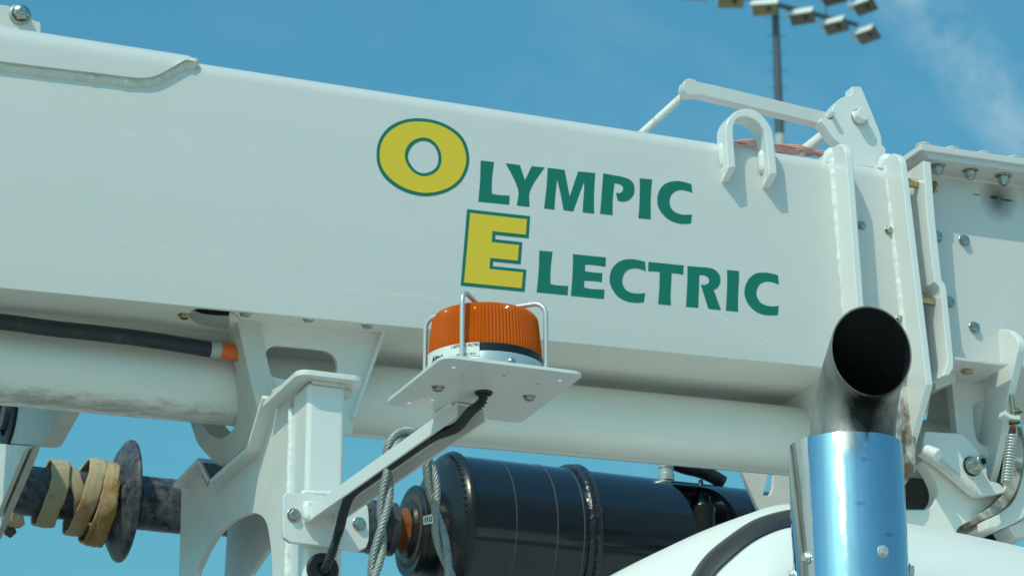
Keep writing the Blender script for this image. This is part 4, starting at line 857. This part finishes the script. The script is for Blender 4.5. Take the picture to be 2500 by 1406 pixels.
for x_, r_ in ((1189, 195.3), (1287, 195.3), (1351, 195.6)): lathe('seam_ring', dc0, dax, [(axp(x_) - 0.0009, r_ * sca(x_) - 0.002), (axp(x_) - 0.0007, r_ * sca(x_)), (axp(x_) + 0.0007, r_ * sca(x_)), (axp(x_) + 0.0009, r_ * sca(x_) - 0.002)], M_lampbody, drive, 128)
lathe('clamp_band', dc0, dax, prf([(1362, 190), (1363, 201), (1368, 204), (1374, 203), (1376, 200), (1378, 200), (1380, 204.5), (1386, 206), (1391, 204), (1392, 190)]), M_band, drive, 128)
# fittings on and in the barrel
fz = U(1626, 1158, YA - 0.02)
lathe('hose_fitting', fz - V((0, 0, 0.012)), (0, 0, 1), [(0, 0.0155), (0.012, 0.0155), (0.0135, 0.013), (0.022, 0.013), (0.024, 0.0145), (0.05, 0.0145)], M_alu, drive, 28)
tube('hose_elbow', sm([U(1640, 1128, YA - 0.0), U(1672, 1140, YA), U(1705, 1148, YA), U(1735, 1160, YA), U(1765, 1178, YA)], 6, 90, False), 0.0135, M_rubber, drive, 18)
ip = U(1713, 1260, YA - 0.05)
lathe('inner_valve', ip - V((0, 0, 0.12)), (0, 0, 1), [(0, 0.026), (0.135, 0.026), (0.137, 0.022), (0.15, 0.017), (0.158, 0.017), (0.16, 0.009), (0.17, 0.009), (0.178, 0.005), (0.19, 0.004)], M_castbl, drive, 32)
v, f = boxp(-0.02, 0.03, -0.02, 0.02, -0.12, 0.012); mobj('valve_block', [p + ip + V((0.022, 0.012, 0)) for p in v], f, M_castbl, drive, 35, 0.003)
# white support plate at the barrel's far end
sup = plate('support_plate', [(1792, 1080), (1812, 1150), (1822, 1175), (1840, 1215), (1852, 1242), (1880, 1300), (2100, 1300), (2100, 1100)], YA - 0.17, 0.012, M_rest, drive, [zc(1500, 1100, 4.596, [(1670,500),(1735,240),(1690,190),(1790,190),(1775,430),(1740,500)])], 0.0015, 0)

# strap wound on the axle
strap = thing('winch_strap', 'frayed tan webbing strap wound around the dusty axle', 'strap', dc0 + dax * axp(190) - V((0, 0, 0.08)))
def wrapband(name, xt, xb, wpx, r0, r1, th, m, parent, a0_=-40, a1_=330, seed=0, fray=0.0):
    """one turn of webbing: xt/xb = image column of its middle at top and bottom"""
    n = 84; mseg = 12; v_ = []; f_ = []; uv = []
    sT, sB = axp(xt), axp(xb); hw = wpx * sca(200) / 2
    for i in range(n + 1):
        a = R(a0_ + (a1_ - a0_) * i / n); u = (1 - math.sin(a)) / 2
        s_ = sT + (sB - sT) * u + (0.004 * mnoise.noise(V((i * .09, seed, 0))))
        rd = aref * math.cos(a) + bref * math.sin(a); rr_ = (r0 + (r1 - r0) * u) * sca(200)
        for k_ in range(mseg + 1):
            x_ = (k_ / mseg * 2 - 1) * hw; ed = 0.0022 * (abs(k_ / mseg * 2 - 1) ** 4)
            wob_ = (0.0011 + fray * 0.9) * mnoise.noise(V((i * 0.10, k_ * 0.22, seed))) + 0.0004 * math.cos(k_ / mseg * math.pi * 4)
            v_.append(dc0 + dax * (s_ + x_ * (1 + 0.1 * mnoise.noise(V((i * .2, seed, 3)))) + (random.uniform(-1, 1) * fray if k_ in (0, mseg) else 0)) + rd * (rr_ + th + wob_ - ed))
    for i in range(n):
        for k_ in range(mseg): q = i * (mseg + 1) + k_; f_.append((q, q + 1, q + mseg + 2, q + mseg + 1))
    me = bpy.data.meshes.new(name); me.from_pydata([tuple(p) for p in v_], [], f_); ul = me.uv_layers.new()
    for lp_ in me.loops: ul.data[lp_.index].uv = ((lp_.vertex_index // (mseg + 1)) * 1.35, (lp_.vertex_index % (mseg + 1)) / mseg)
    o = fin(name, me, m, parent, 80); sdm = o.modifiers.new('thickness', 'SOLIDIFY'); sdm.thickness = 0.0045; sdm.offset = 0
    return o
wrapband('wrap', 137, 112, 45, 74, 76, 0.004, M_strap, strap, -120, 235, 1)
wrapband('wrap', 152, 196, 36, 66, 68, 0.002, M_strap, strap, -75, 200, 2)
wrapband('wrap', 226, 186, 41, 87, 89, 0.004, M_strap, strap, -120, 235, 3)
wrapband('wrap', 262, 226, 34, 82, 106, 0.004, M_strapo, strap, -130, 235, 4, 0.0012)
wrapband('wrap', 262, 238, 36, 78, 112, 0.003, M_strapo, strap, -130, 235, 5, 0.0016)
tube('strap_end', sm([U(45, 1262, YA - 0.06), U(22, 1268, YA - 0.07), U(18, 1285, YA - 0.07), U(33, 1306, YA - 0.07)], 6, 90, False), [0.012] * 18 + [0.012], M_strap, strap, 14) if False else None
tube('strap_end', [U(12, 1262, YA - 0.07), U(30, 1268, YA - 0.07), U(47, 1274, YA - 0.07), U(54, 1284, YA - 0.07)], [0.010, 0.0125, 0.0125, 0.006], M_strap, strap, 14, 60)
tube('strap_end', [U(16, 1280, YA - 0.055), U(24, 1296, YA - 0.055), U(33, 1306, YA - 0.055)], [0.010, 0.0105, 0.007], M_brown, strap, 14, 60)

# ------------------------------------------------------------------ shaded hanger plates at the lower left
hang = thing('hanger_bracket', 'shaded white hanger plates with a dark roller, at lower left edge', 'bracket', U(40, 1250, Y0 + 0.2))
XH = U(100, 1080, Y0 + 0.35).x
HUP = [(-12, 885), (165, 930), (151, 996), (128, 1040), (106, 1080), (98, 1087), (88, 1088), (-12, 1080)]
rollc = zc(0, 960, 5.435, [(380, 250)])[0]
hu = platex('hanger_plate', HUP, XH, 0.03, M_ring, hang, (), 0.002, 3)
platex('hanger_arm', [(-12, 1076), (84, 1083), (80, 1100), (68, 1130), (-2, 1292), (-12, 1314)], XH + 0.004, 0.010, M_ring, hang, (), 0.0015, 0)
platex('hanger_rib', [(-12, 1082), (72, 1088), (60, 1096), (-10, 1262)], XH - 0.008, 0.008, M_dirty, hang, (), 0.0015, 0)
rcn = UX(24, 1000, XH - 0.001)
lathe('roller', rcn, (-1, 0, 0), [(-0.002, 0.062), (0.004, 0.062), (0.006, 0.058), (0.006, 0.044), (0.001, 0.042)], M_rubber, hang, 40)
lathe('roller_core', rcn + V((0, 0.012, 0.006)), (-1, 0, 0), [(0, 0.036), (0.012, 0.036), (0.014, 0.028)], M_lampbody, hang, 32)
lathe('roller_pin', rcn + V((0, 0.02, 0.01)), (-1, 0, 0), [(0, 0.018), (0.03, 0.018), (0.032, 0.014)], M_castbl, hang, 28)

# ------------------------------------------------------------------ exhaust stack
YS = 3.40
ec = U(2066, 1100, YS)
stack = thing('exhaust_stack', 'chrome exhaust stack shield with sooty curved pipe pointing up', 'exhaust', V((ec.x, ec.y, 2.0)))
pxs = (ec - CAM).dot(cv) / FPX
rs = 139 * pxs; ztS = U(2066, 1046, YS - rs).z
vv = []; ff = []; sg = 128
for s_, r_ in [(1.7, rs), (ztS - 0.001, rs), (ztS, rs - 0.0006), (ztS, rs - 0.0022), (1.7, rs - 0.0022)]:
    for k_ in range(sg):
        a = 2 * math.pi * k_ / sg; e_ = 0.0008 * math.sin(3 * a + s_ * 2) + 0.0005 * math.sin(5 * a - s_ * 9); vv.append(V((ec.x + math.cos(a) * (r_ + e_), ec.y + math.sin(a) * (r_ + e_), s_)))
add_spot(M_chrome, U(2072, 1230, YS - rs), (2.1, 0.15, 0.10), 0.017, (0.36, 0.35, 0.32), 0.045, 45, 0.75, 0.55, (1, 1, 0.4), 0.32)
add_spot(M_chrome, U(2085, 1068, YS - rs), (0.9, 0.15, 0.9), 0.026, (0.30, 0.28, 0.25), 0.05, 60, 0.8, 0.5, (1, 1, 0.7), 0.4)
for q_ in [(2112, 1120), (2104, 1226), (2172, 1304)]: add_spot(M_chrome, U(*q_, YS - rs), (0.7, 0.15, 1.6), 0.007, (0.25, 0.25, 0.23), 0.012, 140, 0.7, 0.5, (1, 1, 1), 0.35)
ff = [(i*sg+k_, i*sg+(k_+1) % sg, (i+1)*sg+(k_+1) % sg, (i+1)*sg+k_) for i in range(4) for k_ in range(sg)]
mobj('heat_shield', vv, ff, M_chrome, stack, 32)
def stk_dir(px): s_ = max(-.995, min(.995, (px - 2066) / 139)); return (cr * s_ - chz * math.sqrt(1 - s_*s_)).normalized()
for q in [(1951, 1359), (2128, 1342)]:
    d = stk_dir(q[0]); p = ec + d * rs; p.z = U(q[0], q[1], p.y).z; fast('bolt', p - d * 0.0005, d, 0.0066, M_alu, stack)
for q in [(2211, 1392, 1), (1918, 1402, -1)]:
    d = (cr * q[2]).normalized(); p = ec + d * rs; p.z = U(q[0], q[1], p.y).z; fast('bolt', p, d, 0.008, M_alu, stack)
# curved pipe: rings turn from upright to the slanted mouth
rp_ = 107 * pxs
bs = U(2080, 1155, YS); bs.y = YS; mouth = U(2126, 858, YS - 0.115)
rm = 113.5 * pxs
e1 = (cu * 109 - cr * 15 + cv * 8) * pxs; e2 = (cr * 88 + cu * 8 - cv * 64) * pxs
SEG = 64; NRG = 22
def pipe_rings(k_scale):
    out = []
    for i in range(NRG + 1):
        u = i / NRG; c0 = bs; c1 = bs + V((0, 0, 0.118)) + cr * 0.004 + chz * 0.012; c2 = mouth
        c = c0 * (1-u)**2 + c1 * 2*u*(1-u) + c2 * u*u
        q = u ** 1.3
        out.append((c, (cr * rp_).lerp(e2, q), (chz * rp_).lerp(e1, q)))
    return out
rings = pipe_rings(1); vv = []; ff = []
for c, sd_, up_ in rings:
    for k_ in range(SEG): a = 2*math.pi*k_/SEG; vv.append(c + sd_ * math.cos(a) + up_ * math.sin(a))
for i_, (c, sd_, up_) in enumerate(rings[::-1]):
    for k_ in range(SEG): a = 2*math.pi*k_/SEG; vv.append(c + (sd_ * math.cos(a) + up_ * math.sin(a)) * (0.962 if i_ < 1 else 0.95))
nrr = 2 * (NRG + 1)
ff = [(i*SEG+k_, i*SEG+(k_+1) % SEG, (i+1)*SEG+(k_+1) % SEG, (i+1)*SEG+k_) for i in range(nrr - 1) for k_ in range(SEG)]
add_spot(M_pipe, U(2118, 1005, YS - 0.07), (1.15, 0.3, 0.36), 0.033, (0.006, 0.007, 0.008), 0.03, 34, 0.98, 0.6)
add_spot(M_pipe, U(2050, 990, YS - 0.06), (2.0, 0.3, 0.5), 0.012, (0.05, 0.035, 0.02), 0.03, 60, 0.8, 0.3)
pp = mobj('exhaust_pipe', vv, ff, M_pipe, stack, 40); pp.data.materials.append(M_sootdark)
for i, p in enumerate(pp.data.polygons):
    if p.vertices[0] >= (NRG + 1) * SEG: p.material_index = 1

# ------------------------------------------------------------------ white cab fairing below
YH = Y0 - 0.03
cab = thing('cab_fairing', 'glossy white cab fairing with curved black trim, lower right', 'cab fairing', U(1900, 1500, YH))
def loft(name, curves, m, parent, n=60):
    rows = []
    for c in curves:
        P = sm(c, 8, 170, False); L_ = [0]
        for a, b in zip(P, P[1:]): L_.append(L_[-1] + (b - a).length)
        row = []; j = 0
        for i in range(n + 1):
            d = L_[-1] * i / n
            while j < len(L_) - 2 and L_[j + 1] < d: j += 1
            row.append(P[j].lerp(P[j + 1], (d - L_[j]) / max(1e-9, L_[j + 1] - L_[j])))
        rows.append(row)
    v_ = [p for r_ in rows for p in r_]; f_ = [(i*(n+1)+k_, i*(n+1)+k_+1, (i+1)*(n+1)+k_+1, (i+1)*(n+1)+k_) for i in range(len(rows)-1) for k_ in range(n)]
    o = mobj(name, v_, f_, m, parent, 60); s_ = o.modifiers.new('thickness', 'SOLIDIFY'); s_.thickness = 0.004; s_.offset = -1
    return o
c_s = [(1380, 1470), (1500, 1404), (1580, 1360), (1680, 1311), (1770, 1274), (1840, 1252), (1905, 1241), (1990, 1243), (2100, 1262), (2207, 1284), (2350, 1311), (2520, 1349), (2700, 1395)]
c_b = [(1650, 1500), (1672, 1440), (1688, 1402), (1722, 1355), (1775, 1310), (1840, 1268), (1905, 1243), (1990, 1247), (2100, 1266), (2207, 1289), (2350, 1316), (2520, 1354), (2700, 1400)]
c_B = [(1640, 1520), (1668, 1450), (1688, 1404), (1722, 1355), (1775, 1310), (1840, 1268), (1905, 1247), (1990, 1252), (2100, 1272), (2207, 1295), (2350, 1322), (2520, 1360), (2700, 1406)]
c_C = [(1690, 1520), (1712, 1450), (1738, 1404), (1780, 1362), (1828, 1323), (1875, 1298), (1922, 1283), (1995, 1282), (2100, 1298), (2207, 1318), (2350, 1345), (2520, 1383), (2700, 1428)]
c_D = [(1790, 1540), (1810, 1490), (1835, 1440), (1865, 1405), (1895, 1378), (1925, 1357), (1955, 1347), (2010, 1340), (2100, 1352), (2207, 1370), (2350, 1397), (2520, 1434), (2700, 1480)]
c_E = [(1880, 1580), (1890, 1550), (1905, 1525), (1925, 1500), (1945, 1480), (1965, 1465), (1990, 1455), (2030, 1450), (2100, 1456), (2207, 1470), (2350, 1496), (2520, 1530), (2700, 1575)]
A = [U(x, y, YH) for x, y in c_s]
Bq = [U(x, y, YH - 0.07) for x, y in c_B]; Cq = [U(x, y, YH - 0.11) for x, y in c_C]; Dq = [U(x, y, YH - 0.165) for x, y in c_D]; Eq = [U(x, y, YH - 0.205) for x, y in c_E]
back = [p + V((0.02, 0.25, -0.02)) for p in A]; back1 = [p + V((0, 0.10, 0.004)) for p in A]
loft('fairing_panel', [back, back1, A, [a.lerp(b, 0.5) + V((0, -0.010, 0.006)) for a, b in zip(A, Bq)], Bq, [a.lerp(b, 0.5) + V((0, -0.003, 0.003)) for a, b in zip(Bq, Cq)], Cq, [a.lerp(b, 0.5) + V((0, -0.004, 0.004)) for a, b in zip(Cq, Dq)], Dq, Eq], M_gloss, cab, 120)
to = [U(x, y, YH - 0.074) for x, y in c_B[:7] + [(1960, 1240), (2020, 1243)]]; ti = [U(x, y, YH - 0.118) for x, y in c_C[:7] + [(1975, 1276), (2030, 1278)]]
loft('black_trim', [[p + V((0, 0.012, -0.004)) for p in to], to, [a.lerp(b, .3) + V((0, -0.006, 0.004)) for a, b in zip(to, ti)], [a.lerp(b, .7) + V((0, -0.006, 0.003)) for a, b in zip(to, ti)], ti, [p + V((0, 0.012, -0.008)) for p in ti]], M_trim, cab)
# ------------------------------------------------------------------ red rope on the boom
rr_ = thing('red_rope', 'faded red twisted rope lying along the top of the boom', 'rope', U(1880, 360, Y0 + 0.1))
rpts = [U(1760, 352, Y0 + 0.10), U(1800, 353, Y0 + 0.10), U(1850, 355, Y0 + 0.10), U(1900, 361, Y0 + 0.10), U(1950, 368, Y0 + 0.10), U(2010, 378, Y0 + 0.10)]
rope('strand_bundle', rpts, 0.0050, M_red, rr_, 0.14, 3, True, 0.4, 10)

# ------------------------------------------------------------------ stadium floodlight tower far behind
dist_ = 72.0
def far(px, py, D=dist_):
    d = ray(px, py); h_ = math.hypot(d.x, d.y); return CAM + d * (D / h_)
pt_ = far(1894, 40); pole_xy = far(1904, 345)
tower = thing('floodlight_tower', 'tall grey stadium floodlight tower with rows of lamps against the sky', 'light tower', V((pole_xy.x, pole_xy.y, 0)))
mpp = (pole_xy - CAM).dot(cv) / FPX
ztp = far(1888, -110).z
base_p = V((pole_xy.x, pole_xy.y, 0)); top_p = V((pole_xy.x, pole_xy.y, ztp))
zr = pole_xy.z
tube('pole', [base_p, V((pole_xy.x, pole_xy.y, zr - 3)), V((pole_xy.x, pole_xy.y, zr)), top_p], [0.30, 0.135, 11.5 * mpp, 7.5 * mpp], M_pole, tower, 24)
zz = far(1904, 330).z
lathe('pole_collar', V((pole_xy.x, pole_xy.y, zz)), (0, 0, -1), [(-0.12, 0.06), (0, 12 * mpp), (0.5, 12.5 * mpp)], M_polel, tower, 24)
for y in (46, 88, 130, 172, 214, 256, 298):
    z = far(1900, y).z; tube('climbing_peg', [V((pole_xy.x, pole_xy.y, z)) - cr * 0.27, V((pole_xy.x, pole_xy.y, z)) + cr * 0.27], 0.010, M_pole, tower, 8)
th = R(28.6); adir = cr * math.cos(th) + chz * math.sin(th)
def crossarm(px, py, l0, l1, D=dist_):
    c = V((pole_xy.x, pole_xy.y, far(px, py, D).z)); tube('cross_arm', [c + adir * l0, c + adir * l1], 0.07, M_pole, tower, 10); return c
ac = crossarm(1888, 12, -3.0, 2.75); ac2 = crossarm(1888, -58, -3.0, 2.75)
fdir = (chz * -0.75 + cr * -0.30); fdir.z = 0; fdir.normalize()   # where the lamps point
def lamp(c, yaw_off, glass):
    f_ = fdir.copy(); f_.rotate(Matrix.Rotation(yaw_off, 3, 'Z')); s_ = V((0, 0, 1)).cross(f_)
    nrm = (f_ * 0.62 - V((0, 0, 1)) * 0.78).normalized(); e_ = s_; u_ = nrm.cross(e_)
    if u_.z < 0: u_ = -u_
    hw, hh, dp = 0.37, 0.255, 0.18
    q = [c + e_ * x * hw + u_ * y * hh for x, y in ((-1, -1), (1, -1), (1, 1), (-1, 1))]
    bk = [c - nrm * dp + e_ * x * hw * .62 + u_ * (y * hh * .5) for x, y in ((-1, -1), (1, -1), (1, 1), (-1, 1))]
    o = mobj('floodlight', q + bk, [(0, 1, 2, 3), (4, 5, 6, 7), (0, 1, 5, 4), (1, 2, 6, 5), (2, 3, 7, 6), (3, 0, 4, 7)], M_lampbody, tower, 30, 0.045)
    iq = [c + nrm * 0.012 + e_ * x * hw * .88 + u_ * y * hh * .84 for x, y in ((-1, -1), (1, -1), (1, 1), (-1, 1))]
    mobj('lens', iq + [p + nrm * 0.012 for p in iq], [(0, 1, 2, 3), (4, 5, 6, 7), (0, 1, 5, 4), (1, 2, 6, 5), (2, 3, 7, 6), (3, 0, 4, 7)], glass, o, 30)
    lathe('bulb', c + nrm * 0.03 + e_ * 0.1 - u_ * 0.02, nrm, [(0, 0.07), (0.03, 0.05), (0.05, 0.02)], M_castbl, o, 12)
    # white visor hood over the upper edge
    vz = [c + e_ * hw * x + u_ * hh for x in (-1.02, 1.02)] + [c + e_ * hw * x + u_ * hh * 1.02 + nrm * 0.26 - u_ * 0.02 for x in (1.0, -1.0)]
    mobj('visor', vz + [p + u_ * 0.012 for p in vz], [(0, 1, 2, 3), (4, 5, 6, 7), (0, 1, 5, 4), (1, 2, 6, 5), (2, 3, 7, 6), (3, 0, 4, 7)], M_lampwhite, o, 30)
    sdw = [c - e_ * hw + u_ * hh, c - e_ * hw - u_ * hh * 0.4, c - e_ * hw + u_ * hh + nrm * 0.26]
    mobj('visor_cheek', sdw + [p - e_ * 0.012 for p in sdw], [(0, 1, 2), (3, 4, 5), (0, 1, 4, 3), (1, 2, 5, 4), (2, 0, 3, 5)], M_lampwhite, o, 30)
    return o
def place_lamp(px, py, a_c, yo, glass):
    # slide along the cross arm until the lamp hangs at this image column
    lo, hi = -4.0, 4.0
    for _ in range(40):
        m_ = (lo + hi) / 2
        if px_of(a_c + adir * m_)[0] < px: lo = m_
        else: hi = m_
    p = a_c + adir * lo; d = (p - CAM); D = math.hypot(d.x, d.y); q = far(px, py, D); c = V((p.x, p.y, q.z)) + fdir * 0.10
    lamp(c, yo, glass); tube('lamp_yoke', [p, c - V((0, 0, -0.06)) - fdir * 0.1], 0.03, M_pole, tower, 8)
for px, py, yo, gl in [(1700, -14, 0.42, M_lampyel), (1787, 6, 0.36, M_lampyel), (1870, 24, 0.22, M_lampyel), (1960, 46, 0.02, M_lampglass), (2042, 68, -0.18, M_lampglass), (2119, 90, -0.36, M_lampglass)]: place_lamp(px, py, ac, yo, gl)
for px, py, yo, gl in [(1880, -50, 0.2, M_lampyel), (1960, -26, 0.0, M_lampglass), (2036, -2, -0.18, M_lampglass), (2112, 20, -0.36, M_lampglass)]: place_lamp(px, py, ac2, yo, gl)
tube('arm_stay', [ac2 + adir * 1.7, ac + adir * 1.7], 0.02, M_pole, tower, 8)
